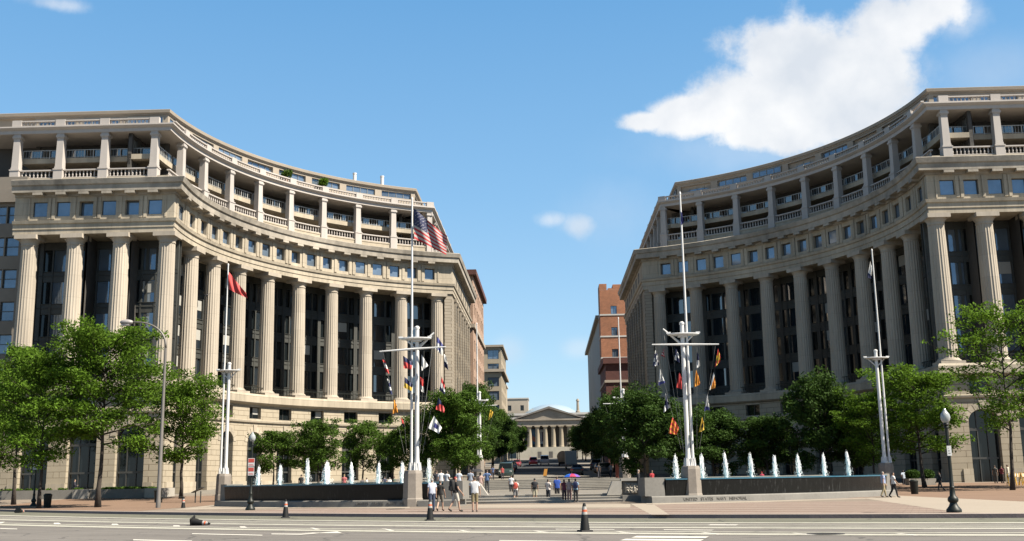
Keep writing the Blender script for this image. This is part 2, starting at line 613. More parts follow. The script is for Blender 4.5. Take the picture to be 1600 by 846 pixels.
tag(mk.build('painted_marks', M['paint']), kind='structure')

# kerb
kb = MB()
n = 90
for i in range(n + 1):
    s = cs[0] + (cs[-1] - cs[0]) * i / n
    for d, z in ((0, -.15), (.0, .012), (-.05, .03), (-.32, .03), (-.32, -.15)):
        kb.v.append(curb_at(s, d, z))
for i in range(n):
    for j in range(4):
        a = 5 * i + j
        kb.face((a, a + 5, a + 6, a + 1)[::-1])
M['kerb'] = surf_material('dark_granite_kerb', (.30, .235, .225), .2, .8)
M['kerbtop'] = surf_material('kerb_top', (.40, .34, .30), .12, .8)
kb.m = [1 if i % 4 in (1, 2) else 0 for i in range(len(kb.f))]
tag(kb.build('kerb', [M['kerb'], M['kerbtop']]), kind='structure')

# pavement: rows from the kerb to the buildings, following the curve then the terrain
pv = MB()
NR = 44
for i, x in enumerate(CURVE_X):
    y0 = curbY(x) + .30
    y1 = max(118.0, y0 + 20)
    for j in range(NR + 1):
        t = (j / NR) ** 1.3
        y = y0 + (y1 - y0) * t
        pv.v.append((x, y, ground(x, y)))
for i in range(len(CURVE_X) - 1):
    for j in range(NR):
        a = i * (NR + 1) + j
        pv.face((a, a + NR + 1, a + NR + 2, a + 1))
tag(pv.build('pavement', M['pave'], smooth=True), kind='structure')


# striped brick field between the kerb and the pools, with pale diagonal bands
def field(x0, x1, d0, d1, z, step=1.0, m=0):
    """patch in kerb coordinates: s from kerb-x, d negative = away from the road"""
    mb = MB()
    s0 = curb_s((x0, curbY(x0)))[0]; s1 = curb_s((x1, curbY(x1)))[0]
    n = max(2, int((s1 - s0) / step))
    k = 6
    for i in range(n + 1):
        s = s0 + (s1 - s0) * i / n
        for j in range(k + 1):
            d = d0 + (d1 - d0) * j / k
            mb.v.append(curb_at(s, d, z))
    for i in range(n):
        for j in range(k):
            a = i * (k + 1) + j
            sa = s0 + (s1 - s0) * i / n; sb = s0 + (s1 - s0) * (i + 1) / n
            da = d0 + (d1 - d0) * j / k; db = d0 + (d1 - d0) * (j + 1) / k
            mb.face((a, a + k + 1, a + k + 2, a + 1), m, ((sa, da), (sb, da), (sb, db), (sa, db)))
    return mb


f = field(-1.2, 25, -.34, -21, .004)
tag(f.build('brick_paving', M['pave_stripe']), kind='structure')
f = field(-20, -3.2, -.34, -8, .004)
tag(f.build('banded_paving', M['pave_stripe']), kind='structure')
mk = MB()


def flat_px(mb, pts, z):
    p = [Vector(at_z(x, y, z)) for x, y in pts]
    n = sum(((p[(i + 1) % len(p)] - p[i]).cross(p[(i + 2) % len(p)] - p[(i + 1) % len(p)]) for i in range(len(p))), Vector())
    mb.poly(p if n.z > 0 else p[::-1])


flat_px(mk, [(985, 787.5), (1020, 787.5), (1046, 804.6), (1018, 804.6)], .008)
flat_px(mk, [(1010, 786.6), (1200, 782.6), (1350, 778.2), (1400, 775.4), (1400, 777.0), (1352, 779.8), (1200, 784.6), (1010, 789.2)], .008)
flat_px(mk, [(1352, 779.4), (1400, 774.6), (1640, 786), (1640, 802.6), (1502, 801.6)], .008)
flat_px(mk, [(745, 789), (985, 788), (985, 793.5), (745, 794)], .008)
flat_px(mk, [(270, 797), (330, 789.6), (640, 791), (640, 794.4), (500, 793.4)], .008)
tag(mk.build('granite_paving', M['pave_lt']), kind='structure')
# brown brick areas at the far left and right of the pavement
mk = MB()
for a, b in ((-46, -26), (20, 46)):
    y0, y1 = (curbY(a) + 2, 104) if a < 0 else (60, 108)
    N = 14
    base = len(mk.v)
    for i in range(N + 1):
        x = a + (b - a) * i / N
        ya = max(curbY(x) + (1.2 if a < 0 else 19), 40)
        for j in range(N + 1):
            y = ya + (y1 - ya) * j / N
            mk.v.append((x, y, ground(x, y) + .006))
    for i in range(N):
        for j in range(N):
            q = base + i * (N + 1) + j
            mk.face((q, q + N + 1, q + N + 2, q + 1))
tag(mk.build('brick_pavement', M['brickpave']), kind='structure')

# plaza terrace + stairs (centre), plaza circle at z=.55
PC = (0.0, 98.0)
ZP = .55
st = MB()
for k, (y, z) in enumerate(((72.6, .19), (73.5, .37), (74.4, .55))):
    st.box(-6.0, 4.9, y, 75.5, -.05, z, 1)
    st.box(-6.0, 4.9, y - .04, y, z - .06, z + .004, 1)
tag(st.build('plaza_stairs', [M['granite'], M['granite_lt']]), 'broad low granite stairs in the middle, between the two fountain pools', 'stairs')
pd = MB()
n = 64
pd.v.append((PC[0], PC[1], ZP))
for i in range(n):
    a = 2 * pi * i / n
    pd.v.append((PC[0] + 22.4 * sin(a), PC[1] - 22.4 * cos(a), ZP))
for i in range(n):
    pd.face((0, 1 + i, 1 + (i + 1) % n))
for i in range(n):
    a = 2 * pi * i / n
    pd.v.append((PC[0] + 22.4 * sin(a), PC[1] - 22.4 * cos(a), -.2))
for i in range(n):
    pd.face((1 + i, 1 + n + i, 1 + n + (i + 1) % n, 1 + (i + 1) % n))
tag(pd.build('plaza', M['conc']), kind='structure')
st = MB()
for k in range(6):
    y = 112.0 + .8 * k; z = ZP + .165 * (k + 1)
    st.box(-9.5, 9.5, y, 118.5, .2, z, 1)
    st.box(-9.5, 9.5, y - .03, y, z - .05, z + .004, 1)
tag(st.build('upper_stairs', [M['granite'], M['granite_lt']]), 'upper flight of granite stairs climbing from the plaza to the tree lined street', 'stairs')

# upper plaza + street behind
up = MB()
ys = [112, 116.5, 120, 124, 130, 136, 142, 150, 158, 170, 190, 220, 260, 320, 380, 440, 520]
xs = [-60, -40, -22, -12, -9.5, 9.5, 12, 22, 40, 60]
for y in ys:
    for x in xs:
        up.v.append((x, y, max(ground(x, y), 1.54 if (abs(x) < 9.6 and y > 116) else ground(x, y)) - (0.0 if y > 114 else .0)))
for j in range(len(ys) - 1):
    for i in range(len(xs) - 1):
        if j < 1 and abs(xs[i] + xs[i + 1]) < 1:
            continue
        a = j * len(xs) + i
        up.face((a, a + 1, a + len(xs) + 1, a + len(xs)))
tag(up.build('upper_pavement', M['conc']), kind='structure')


def street(name, y0, y1, hw, dz, material, n=24):
    mb = MB()
    for j in range(n + 1):
        y = y0 + (y1 - y0) * j / n
        for x in (-hw, hw):
            mb.v.append((x, y, max(ground(0, y), 1.54 if y > 116 else 0) + dz))
    for j in range(n):
        a = 2 * j
        mb.face((a, a + 1, a + 3, a + 2))
    tag(mb.build(name, material), kind='structure')


street('side_road', 176, 395, 6.6, .012, M['asphalt_dark'])
street('road_crossing', 146, 176.2, 6.8, .016, M['conc'], 6)

# ------------------------------------------------------------------ colonnaded buildings
YC = 116.7


class Path:
    """front line (going +x), concave arc, side line (going +y); d>0 is towards the plaza"""
    def __init__(s, yf, R, th1, ylen, x_left, step=1.3):
        s.R = R; s.yf = yf
        th0 = math.degrees(math.asin((yf - YC) / R)); s.th0 = th0; s.th1 = th1
        s.xc = -R * cos(rad(th0)); s.xs = -R * cos(rad(th1)); s.ye = YC + R * sin(rad(th1))
        pts = [(x_left, yf)]
        n = max(2, int((th1 - th0) / step))
        for i in range(n + 1):
            t = rad(th0 + (th1 - th0) * i / n)
            pts.append((-R * cos(t), YC + R * sin(t)))
        pts.append((s.xs, s.ye + ylen))
        s.pts = pts

    def clip_arc(s, ta, with_side=True):
        """points from arc angle ta to the end (+side)"""
        t = rad(ta)
        out = [(-s.R * cos(t), YC + s.R * sin(t))]
        for p in s.pts[1:-1]:
            if math.degrees(math.atan2(p[1] - YC, -p[0])) > ta + .2:
                out.append(p)
        if with_side:
            out.append(s.pts[-1])
        return out


def sweep(pts, prof, closed=True, m=0, mb=None, uvs=True):
    """prof [(d,z)] in order; swept with mitred offsets"""
    mb = mb or MB()
    P = [Vector((p[0], p[1])) for p in pts]
    N = []
    for i in range(len(P) - 1):
        t = (P[i + 1] - P[i]).normalized(); N.append(Vector((t.y, -t.x)))
    mit = [N[0]]
    for i in range(1, len(P) - 1):
        mit.append((N[i - 1] + N[i]) / (1 + N[i - 1].dot(N[i])))
    mit.append(N[-1])
    S = [0.0]
    for i in range(1, len(P)):
        S.append(S[-1] + (P[i] - P[i - 1]).length)
    k = len(prof); b = len(mb.v)
    for p, n in zip(P, mit):
        for d, z in prof:
            q = p + n * d
            mb.v.append((q.x, q.y, z))
    L = [0.0]
    for j in range(1, k):
        L.append(L[-1] + abs(prof[j][0] - prof[j - 1][0]))
    kk = k if closed else k - 1
    for i in range(len(P) - 1):
        for j in range(kk):
            j2 = (j + 1) % k
            a = b + i * k + j; a2 = b + i * k + j2
            u = ((S[i], prof[j][1] + L[j]), (S[i + 1], prof[j][1] + L[j]), (S[i + 1], prof[j2][1] + L[j2 if j2 else j]), (S[i], prof[j2][1] + L[j2 if j2 else j]))
            mb.face((a, a + k, a2 + k, a2), m, u)
    if closed:
        mb.face([b + j for j in range(k)], m)
        e = b + (len(P) - 1) * k
        mb.face([e + j for j in range(k)][::-1], m)
    return mb


PA = Path(112.6, 41.8, 69.5, 36, -60)
PB = Path(115.4, 43.2, 66.2, 34, -62)
PCp = Path(119.3, 44.8, 63.8, 34, -66)
DTH = 7.75
TH = [5.3 + DTH * k for k in range(9)]
WA = rad(DTH) * 41.8
WF = 5.15
COLX = [-41.6 - WF * k for k in range(7)]


# ---- local bay meshes (x along the wall, -y towards the plaza, y=0 column axis)
def wall_strip(mb, xs_zb, zt, yf, yb, m=0):
    """front wall from bottom profile xs_zb=[(x, zb)] (piecewise, jumps allowed) up to zt, with reveals to yb"""
    for (xa, za), (xb, zb) in zip(xs_zb[:-1], xs_zb[1:]):
        if abs(xb - xa) < 1e-6:
            lo, hi = min(za, zb), max(za, zb)
            q = [(xa, yf, lo), (xa, yb, lo), (xa, yb, hi), (xa, yf, hi)]
            u = ((0, lo), (abs(yb - yf), lo), (abs(yb - yf), hi), (0, hi))
            if zb > za:
                mb.poly(q, m, u)            # right jamb of a pier seen from the opening
            else:
                mb.poly(q[::-1], m, u[::-1])
            continue
        mb.poly([(xa, yf, za), (xb, yf, zb), (xb, yf, zt), (xa, yf, zt)], m, ((xa, za), (xb, zb), (xb, zt), (xa, zt)))
        if za > .3 or zb > .3:
            mb.poly([(xa, yf, za), (xa, yb, za), (xb, yb, zb), (xb, yf, zb)], m, ((xa, 0), (xa, .5), (xb, .5), (xb, 0)))


def arch_prof(W, ow, spring, rise, n=12, zb=-.2):
    h = ow / 2
    p = [(-W / 2, zb), (-W / 4 - h / 2, zb), (-h, zb), (-h, spring)]
    for i in range(1, n):
        t = pi - pi * i / n
        p.append((h * cos(t), spring + rise * sin(t)))
    p += [(h, spring), (h, zb), (W / 4 + h / 2, zb), (W / 2, zb)]
    return p


Z_SC = 9.1      # string course
Z_LEDGE = 11.35
Z_ST = 12.7     # stylobate
OWA = 2.75


def bay_podium(W, ow, R=None):
    mb = MB()
    wall_strip(mb, arch_prof(W, ow, 6.7, 1.25), Z_SC, -1.0, -.25, 0)
    # mezzanine band: two piers (the window between)
    mw = 2.25 if W < 7 else 2.6
    h = mw / 2
    for a, b in ((-W / 2, -h), (h, W / 2)):
        mb.box(a, b, -1.0, -.3, 9.45, Z_LEDGE, 0, nx=2)
    mb.box(-h, h, -1.0, -.3, 9.45, 9.62, 1)
    mb.box(-h, h, -1.0, -.3, 11.12, Z_LEDGE, 1)
    # voussoirs and keystone
    for i in range(9):
        t0 = pi * (i + .06) / 9; t1 = pi * (i + .94) / 9
        rr0 = 1.02; rr1 = 1.42 if i != 4 else 1.62
        hh = ow / 2
        pts = [(hh * rr0 * cos(t0), 6.7 + 1.25 * rr0 * sin(t0)), (hh * rr1 * cos(t0), 6.7 + 1.25 * rr1 * 1.08 * sin(t0)),
               (hh * rr1 * cos(t1), 6.7 + 1.25 * rr1 * 1.08 * sin(t1)), (hh * rr0 * cos(t1), 6.7 + 1.25 * rr0 * sin(t1))]
        mb.prism(pts, lambda a, b, d: (a, d, b), -1.06 if i != 4 else -1.12, -.9, 1)
    # plinth course along the pavement
    for a, b in ((-W / 2, -ow / 2 - .02), (ow / 2 + .02, W / 2)):
        mb.box(a, b, -1.12, -.95, -.2, 1.9, 1, nx=2)
    if R: mb.bend(R)
    return mb


def mesh_arched_window(ow):
    fr = MB(); h = ow / 2
    n = 12
    fr.box(-h, h, -.42, -.30, 5.75, 6.05)          # transom
    fr.box(-h, -h + .12, -.42, -.30, -.1, 6.7); fr.box(h - .12, h, -.42, -.30, -.1, 6.7)
    for x in (-h * .33, h * .33):
        fr.box(x - .05, x + .05, -.40, -.28, 6.05, 7.9); fr.box(x - .05, x + .05, -.40, -.28, .2, 5.75)
    fr.box(-h, h, -.42, -.30, 2.85, 3.05)
    fr.box(-h, h, -.42, -.28, -.1, .35)
    for i in range(n):
        t0 = pi * i / n; t1 = pi * (i + 1) / n
        fr.prism([(h * cos(t0), 6.7 + 1.25 * sin(t0)), (h * cos(t1), 6.7 + 1.25 * sin(t1)), (h * .9 * cos(t1), 6.7 + 1.12 * sin(t1)), (h * .9 * cos(t0), 6.7 + 1.12 * sin(t0))],
                 lambda a, b, d: (a, d, b), -.42, -.30)
    gl = MB()
    p = [(-h, 6.05)] + [(h, 6.05)] + [(h * cos(pi * i / n), 6.7 + 1.25 * sin(pi * i / n)) for i in range(n + 1)]
    gl.poly([(x, -.29, z) for x, z in p])
    dg = MB()
    dg.poly([(-h, -.27, -.1), (h, -.27, -.1), (h, -.27, 5.75), (-h, -.27, 5.75)])
    return fr.mesh('arched_window', M['frame']), gl.mesh('pane', M['glass']), dg.mesh('door_pane', M['glass'])


def mesh_window(w, z0, z1, y, mull=1, rail=None, ft=.09, fmat='frame', gmat='glass', nm='window'):
    fr = MB(); h = w / 2
    fr.box(-h, h, y - .06, y + .04, z0, z0 + ft); fr.box(-h, h, y - .06, y + .04, z1 - ft, z1)
    fr.box(-h, -h + ft, y - .06, y + .04, z0 + ft, z1 - ft); fr.box(h - ft, h, y - .06, y + .04, z0 + ft, z1 - ft)
    for i in range(mull):
        x = -h + w * (i + 1) / (mull + 1)
        fr.box(x - ft * .4, x + ft * .4, y - .05, y + .04, z0 + ft, z1 - ft)
    if rail:
        fr.box(-h + ft, h - ft, y - .05, y + .03, rail - .04, rail + .04)
    gl = MB()
    gl.poly([(-h, y + .02, z0), (h, y + .02, z0), (h, y + .02, z1), (-h, y + .02, z1)])
    return fr.mesh(nm, M[fmat]), gl.mesh('pane', M[gmat])


def bay_curtain(W, R=None, sg=1):
    """dark metal curtain wall behind the columns; window openings are panes (sub-parts)"""
    mb = MB(); y = 3.2; h = W / 2 + .25
    for k in range(4):
        zt = 28.0 - 3.7 * k
        mb.box(-h, h, y - .12, y + .1, zt - 3.7, zt - 2.5, 0, nx=4)          # spandrel
        mb.box(-h, h, y - .22, y - .12, zt - 2.56, zt - 2.5, 0, nx=4)
        mb.box(-h, h, y - .20, y - .12, zt - 3.05, zt - 2.98, 0, nx=4)
    mb.box(-h, h, y - .12, y + .1, 28.0, 29.2, 0, nx=4)
    for x in ((-W * .33, -.02 * W, W * .30) if R else (-W * .25 * sg, W * .06 * sg, W * .30 * sg)):
        mb.box(x - .09, x + .09, y - .18, y + .08, 12.7, 28.0, 0)
    for a, b in ((-h, -W * .46), (W * .46, h)):
        mb.box(a, b, y - .20, y + .1, 12.7, 29.2, 0)
    mb.box(-h, h, y + .6, y + .7, 12.7, 29.2, 0, nx=4)
    # low railing between the columns
    mb.box(-h, h, -.45, -.40, 13.62, 13.70, 1, nx=4); mb.box(-h, h, -.45, -.40, 12.95, 13.0, 1, nx=4)
    nbar = int(W / .45)
    for i in range(nbar):
        x = -W / 2 + W * (i + .5) / nbar
        mb.box(x - .02, x + .02, -.45, -.40, 12.72, 13.62, 1)
    if R: mb.bend(R)
    return mb


def bay_frieze(W, R=None):
    mb = MB(); ww = .78
    edges = [(-W / 2, -W / 4 - ww), (-W / 4 + ww, W / 4 - ww), (W / 4 + ww, W / 2)]
    for a, b in edges:
        mb.box(a, b, -.8, -.1, 30.5, 33.2, 0, nx=2)
        c = (a + b) / 2; hw = min(.62, (b - a) / 2 - .1)
        if abs(c) > W / 3:
            # the half pilasters at a bay's ends
            x0, x1 = (a, a + hw) if c < 0 else (b - hw, b)
            mb.box(x0, x1, -.9, -.8, 30.65, 33.05, 0)
        else:
            mb.box(c - hw, c - .08, -.9, -.8, 30.65, 33.05, 0); mb.box(c + .08, c + hw, -.9, -.8, 30.65, 33.05, 0)
    for s_ in (-1, 1):
        x = s_ * W / 4
        mb.box(x - ww, x + ww, -.8, -.1, 30.5, 30.95, 0); mb.box(x - ww, x + ww, -.8, -.1, 32.62, 33.2, 0)
    if R: mb.bend(R)
    return mb


def bay_mutules(W, R=None):
    mb = MB()
    for s_ in (-.5, 0):
        x = s_ * W + W / 4
        mb.box(x - .55, x + .55, -1.75, -.85, 33.22, 33.5, 0, nx=2)
    if R: mb.bend(R)
    return mb


BAL_PROF = [(.085, 0), (.085, .06), (.05, .09), (.10, .28), (.085, .36), (.045, .58), (.07, .64), (.085, .66), (.085, .74)]


def bay_balustrade(W, pier_w, z0, hgt, y=-.0, R=None, spacing=.42):
    mb = MB(); a = W / 2 - pier_w / 2
    mb.box(-a, a, y - .16, y + .16, z0, z0 + .14, 0, nx=4)
    mb.box(-a, a, y - .18, y + .18, z0 + hgt - .15, z0 + hgt, 0, nx=4)
    n = int(2 * a / spacing); sc = (hgt - .29) / .74
    for i in range(n):
        x = -a + 2 * a * (i + .5) / n
        mb.lathe([(r, z0 + .14 + z * sc) for r, z in BAL_PROF], 7, (x, y, 0), 0, caps=False)
    if R: mb.bend(R)
    return mb


def mesh_pier():
    mb = MB()
    mb.box(-.52, .52, -.52, .52, 34.9, 37.3); mb.box(-.58, .58, -.58, .58, 37.3, 37.45)
    mb.box(-.46, .46, -.46, .46, 37.45, 37.7)
    b = len(mb.v)
    mb.obox((0, 0, 37.7), .84, .84, 3.4, 0, 0, .88)
    mb.box(-.42, .42, -.42, .42, 41.1, 41.22); mb.box(-.5, .5, -.5, .5, 41.22, 41.45); mb.box(-.42, .42, -.42, .42, 41.45, 41.7)
    mb.box(-.55, .55, -.68, -.20, 42.5, 43.3)
    return mb.mesh('pier', M['upper'])


def bay_balcony(W, R=None):
    mb = MB(); h = W / 2
    mb.box(-h, h, 1.0, 4.4, 38.55, 39.15, 0, nx=4)
    if R: mb.bend(R)
    return mb


def bay_rail(W, R=None):
    mb = MB(); h = W / 2 - .1
    mb.box(-h, h, 1.08, 1.13, 40.1, 40.18, 0, nx=4); mb.box(-h, h, 1.08, 1.13, 39.25, 39.3, 0, nx=4)
    n = 14
    for i in range(n + 1):
        x = -h + 2 * h * i / n
        w = .05 if i % 3 == 0 else .015
        mb.box(x - w, x + w, 1.085, 1.125, 39.15, 40.1, 0)
    for i in (1, 2, 4):
        xa = -h + 2 * h * (i * 3 - 2.4) / n; mb.box(xa, xa + 1.0, 1.095, 1.115, 39.32, 40.05, 1)
    if R: mb.bend(R)
    return mb


def bay_backwall(W, R=None):
    mb = MB(); h = W / 2
    mb.box(-h, -h + .5, 4.2, 4.6, 34.9, 41.7, 0); mb.box(h - .5, h, 4.2, 4.6, 34.9, 41.7, 0)
    mb.box(-h, h, 4.3, 4.6, 41.2, 41.7, 0, nx=3); mb.box(-h, h, 4.3, 4.6, 37.9, 39.2, 0, nx=3)
    mb.box(-.35, .35, 4.2, 4.6, 34.9, 41.7, 0)
    if R: mb.bend(R)
    return mb


def mesh_doors(W):
    fr = MB(); gl = MB()
    for sgn_ in (-1, 1):
        for z0, z1 in ((35.0, 37.9), (39.15, 41.2)):
            a, b = (sgn_ * .35, sgn_ * (W / 2 - .5))
            a, b = min(a, b), max(a, b)
            gl.poly([(a, 4.4, z0), (b, 4.4, z0), (b, 4.4, z1), (a, 4.4, z1)])
            for i in range(4):
                x = a + (b - a) * i / 3
                fr.box(max(a, x - .04), min(b, x + .04), 4.33, 4.39, z0, z1)
    return fr.mesh('balcony_door', M['greyframe']), gl.mesh('pane', M['doorglass'])


def bay_penthouse(W, R=None):
    mb = MB(); h = W / 2; o = h - .55
    mb.box(-h, h, 0, .4, 42.3, 44.05, 0, nx=4); mb.box(-h, h, 0, .4, 44.95, 45.4, 0, nx=4)
    mb.box(-h, -o, 0, .4, 44.05, 44.95, 0); mb.box(o, h, 0, .4, 44.05, 44.95, 0)
    if R: mb.bend(R)
    return mb


def mesh_column():
    mb = MB()
    prof = []
    nf = 20
    for i in range(13):
        t = i / 12
        r = .985 - .125 * t ** 1.4
        prof.append((r, 13.32 + t * (27.75 - 13.32)))

    def flute(a, z):
        ph = (a * nf / (2 * pi)) % 1.0
        return 1 - .062 * sin(pi * ph) ** .8
    mb.lathe(prof, nf * 6, (0, 0, 0), 0, flute, caps=False)
    mb.lathe([(.86, 27.7), (.90, 27.75), (.90, 27.85), (.87, 27.88), (.88, 28.0), (.98, 28.2), (1.12, 28.36), (1.16, 28.42)], 40)
    mb.box(-1.22, 1.22, -1.22, 1.22, 28.42, 28.9)
    mb.lathe([(1.22, 12.98), (1.26, 13.05), (1.24, 13.14), (1.14, 13.18), (1.10, 13.22), (1.10, 13.28), (1.0, 13.34)], 40)
    mb.box(-1.28, 1.28, -1.28, 1.28, 12.7, 13.0)
    return mb.mesh('column', M['column'], smooth=True, angle=25)


ME_COL = mesh_column()
ME_PIER = mesh_pier()
ME_ARCH = mesh_arched_window(OWA)
ME_ARCHF = mesh_arched_window(3.1)
ME_MEZ = mesh_window(2.25, 9.62, 11.12, -.5, 1, nm='mezzanine_window')
ME_FRI = mesh_window(1.56, 30.95, 32.62, -.45, 0, nm='frieze_window', gmat='skypane', ft=.06)
ME_DOOR = {}


def frame_arc(sgn, th, R, shift):
    """location and turn of a local frame on the arc"""
    t = rad(th)
    x = -R * cos(t); y = YC + R * sin(t)
    phi = pi / 2 - t
    if sgn < 0:
        return Vector((-x + shift, y, 0)), -phi
    return Vector((x, y, 0)), phi


def frame_front(sgn, x, y, shift):
    return (Vector((x, y, 0)) if sgn > 0 else Vector((-x + shift, y, 0))), 0.0


def frame_side(sgn, x, y, shift):
    # faces +x on the left building, -x on the right one
    if sgn > 0:
        return Vector((x, y, 0)), pi / 2
    return Vector((-x + shift, y, 0)), -pi / 2


_bm = {}


def bm_cached(fn, *a, mats=None, name='part', **k):
    key = (fn.__name__, a, tuple(sorted(k.items())), name)
    if key not in _bm:
        _bm[key] = fn(*a, **k).mesh(name, mats)
    return _bm[key]


rnd = random.Random(5)


def building(sgn, shift, label, nfront, xleft):
    root = thing('colonnaded_building', label, 'building', (0, 0, 0), world=True)
    mir = (lambda m_: m_.mirror(shift)) if sgn < 0 else (lambda m_: m_)
    MTX = lambda fr: Matrix.Translation(fr[0]) @ Matrix.Rotation(fr[1], 4, 'Z')

    def P(me, name, fr, parent=root, jit=0.0):
        o = put(me, name, parent, fr[0], fr[1])
        if jit:
            o.rotation_euler = (rad(rnd.uniform(-jit, jit)), 0, fr[1] + rad(rnd.uniform(-jit, jit)))
        return o

    def sub(me, name, parent):
        o = bpy.data.objects.new(name, me); C.objects.link(o); o.parent = parent
        return o

    def SW(name, pth, prof, material, m=0, closed=True):
        mb = sweep(pth, prof, closed)
        return mir(mb).build(name, material, root)

    x_end = COLX[nfront - 1] - 1.6
    pa = [(x_end, PA.yf)] + PA.pts[1:]
    # --- bays of the lower storeys
    bays = []                       # (frame, W, R)
    for k in range(8):
        bays.append((frame_arc(sgn, TH[k] + DTH / 2, 41.8, shift), round(WA, 4), 41.8))
    thc = (TH[0] + PA.th0) / 2
    wc = rad(TH[0] - PA.th0) * 41.8
    bays.append((frame_arc(sgn, thc, 41.8, shift), round(wc, 4), 41.8))
    for k in range(nfront - 1):
        bays.append((frame_front(sgn, COLX[0] - WF * (k + .5), PA.yf, shift), WF, None))
    wall = MB()
    fri = MB(); mut = MB()
    for fr, W, R in bays:
        mtx = MTX(fr)
        ow = OWA if R else 3.1
        wall.add(bay_podium(W, ow, R), mtx)
        fri.add(bay_frieze(W, R), mtx); mut.add(bay_mutules(W, R), mtx)
        a = P((ME_ARCH if R else ME_ARCHF)[0], 'arched_window', fr)
        sub((ME_ARCH if R else ME_ARCHF)[1], 'pane', a); sub((ME_ARCH if R else ME_ARCHF)[2], 'door_pane', a)
        z = P(ME_MEZ[0], 'mezzanine_window', fr); sub(ME_MEZ[1], 'pane', z)
        if rnd.random() < .35:
            if 'blind' not in ME_DOOR:
                bl = MB(); bl.poly([(.08, -.52, 10.2), (1.05, -.52, 10.2), (1.05, -.52, 11.05), (.08, -.52, 11.05)]); ME_DOOR['blind'] = bl.mesh('blind', M['blind'])
            sub(ME_DOOR['blind'], 'blind', z)
        cfr, cW = fr, W
        if R and W > 7:
            cfr, cW = frame_arc(sgn, 2.2, 41.8, shift), 4.5
        cw = P(bm_cached(bay_curtain, cW, R, sgn if not R else 1, mats=[M['bronze'], M['iron']], name='curtain_wall'), 'curtain_wall', cfr)
        for k in range(5):
            zt = 28.0 - 3.7 * k
            z0 = zt - 2.5 if k < 4 else 12.7
            for i, (a_, b_) in enumerate(((-cW * .33, -.02 * cW), (-.02 * cW, cW * .30), (cW * .30, cW * .46), (-cW * .46, -cW * .33)) if R else ((W * .06, W * .30), (-W * .25, W * .06), (W * .30, W * .46), (-W * .46, -W * .25))):
                key = ('pane', round(b_ - a_, 3), k == 4, i < 2, i == 1 and not R)
                if key not in ME_DOOR:
                    g = MB(); w_ = (b_ - a_) / 2; hz = (zt - z0)
                    g.poly([(-w_, 0, 0), (w_, 0, 0), (w_, 0, hz), (-w_, 0, hz)])
                    ME_DOOR[key] = g.mesh('pane', M['skypane'] if key[4] else (M['doorglass'] if i < 2 else M['glass']))  # sky-tinted pane only where the sky's reflection should show
                # cheaper: the two narrow lights share one pane mesh per bay side
                o = bpy.data.objects.new('pane', ME_DOOR[key]); C.objects.link(o); o.parent = cw
                xm = (a_ + b_) / 2 * (1 if (R or sgn > 0) else -1); yy = 3.25
                if R:
                    r_ = R + yy; t_ = xm / R
                    o.location = (r_ * sin(t_), -R + r_ * cos(t_), z0)
                    o.rotation_euler = (rad(rnd.uniform(-.7, .7)), 0, -t_ + rad(rnd.uniform(-1.2, 1.2)))
                else:
                    o.location = (xm, yy, z0); o.rotation_euler = (rad(rnd.uniform(-.7, .7)), 0, rad(rnd.uniform(-1, 1)))
                if i < 2 and rnd.random() < .22 and k < 4:
                    key2 = ('bl', round(b_ - a_, 3))
                    if key2 not in ME_DOOR:
                        g = MB(); w_ = (b_ - a_) / 2 - .1
                        g.box(-w_, w_, -.06, -.03, 1.1, 2.42)
                        ME_DOOR[key2] = g.mesh('blind', M['blind'])
                    b2 = bpy.data.objects.new('blind', ME_DOOR[key2]); C.objects.link(b2); b2.parent = cw
                    b2.location = o.location; b2.rotation_euler = o.rotation_euler
        for s_ in (-1, 1):
            x = s_ * W / 4
            if R:
                f2 = (fr[0] + Matrix.Rotation(fr[1], 3, 'Z') @ Vector((R * sin(x / R), -R + R * cos(x / R), 0)), fr[1] - x / R)
            else:
                f2 = (fr[0] + Vector((x, 0, 0)), fr[1])
            fw = P(ME_FRI[0], 'frieze_window', f2, jit=.5); sub(ME_FRI[1], 'pane', fw)
    # end pier between the last column and the side wall, podium continues round the corner
    endp = PA.clip_arc(TH[-1])
    cnr = [(PA.xc - .5, PA.yf)] + PA.pts[1:2] + [(-41.8 * cos(rad(PA.th0 + .7)), YC + 41.8 * sin(rad(PA.th0 + .7)))]
    fe = [(x_end, PA.yf), (COLX[nfront - 1], PA.yf)]
    for dst, pr in ((wall, [(1.003, -.2), (1.003, Z_SC - .003), (-.4, Z_SC - .003), (-.4, -.2)]), (wall, [(1.003, 9.453), (1.003, Z_LEDGE), (-.4, Z_LEDGE), (-.4, 9.45)]),
                    (fri, [(.803, 30.503), (.803, 33.2), (-.4, 33.2), (-.4, 30.5)])):
        for pth in (endp, fe, cnr):
            q = sweep(pth, pr)
            q.v = [(x + (.004 if 0 else 0), y, z + (.0)) for x, y, z in q.v]
            dst.add(mir(q))
    wall.build('podium_wall', [M['rustic'], M['trim']], root)
    fri.build('frieze', M['trim'], root)
    # --- bands
    SW('string_course', pa, [(1.0, 9.1), (1.22, 9.16), (1.28, 9.38), (1.05, 9.45), (-.3, 9.45), (-.3, 9.1)], M['trim'])
    SW('stylobate', pa, [(1.0, Z_LEDGE), (1.35, 11.45), (1.6, 11.62), (1.6, 12.45), (1.45, 12.7), (-3.6, 12.7), (-3.6, 11.35)], M['trim'])
    SW('architrave', pa, [(-3.5, 28.9), (.88, 28.9), (.88, 29.45), (.96, 29.47), (.96, 30.02), (1.12, 30.1), (1.2, 30.42), (.9, 30.5), (-3.5, 30.5)], M['trim'])
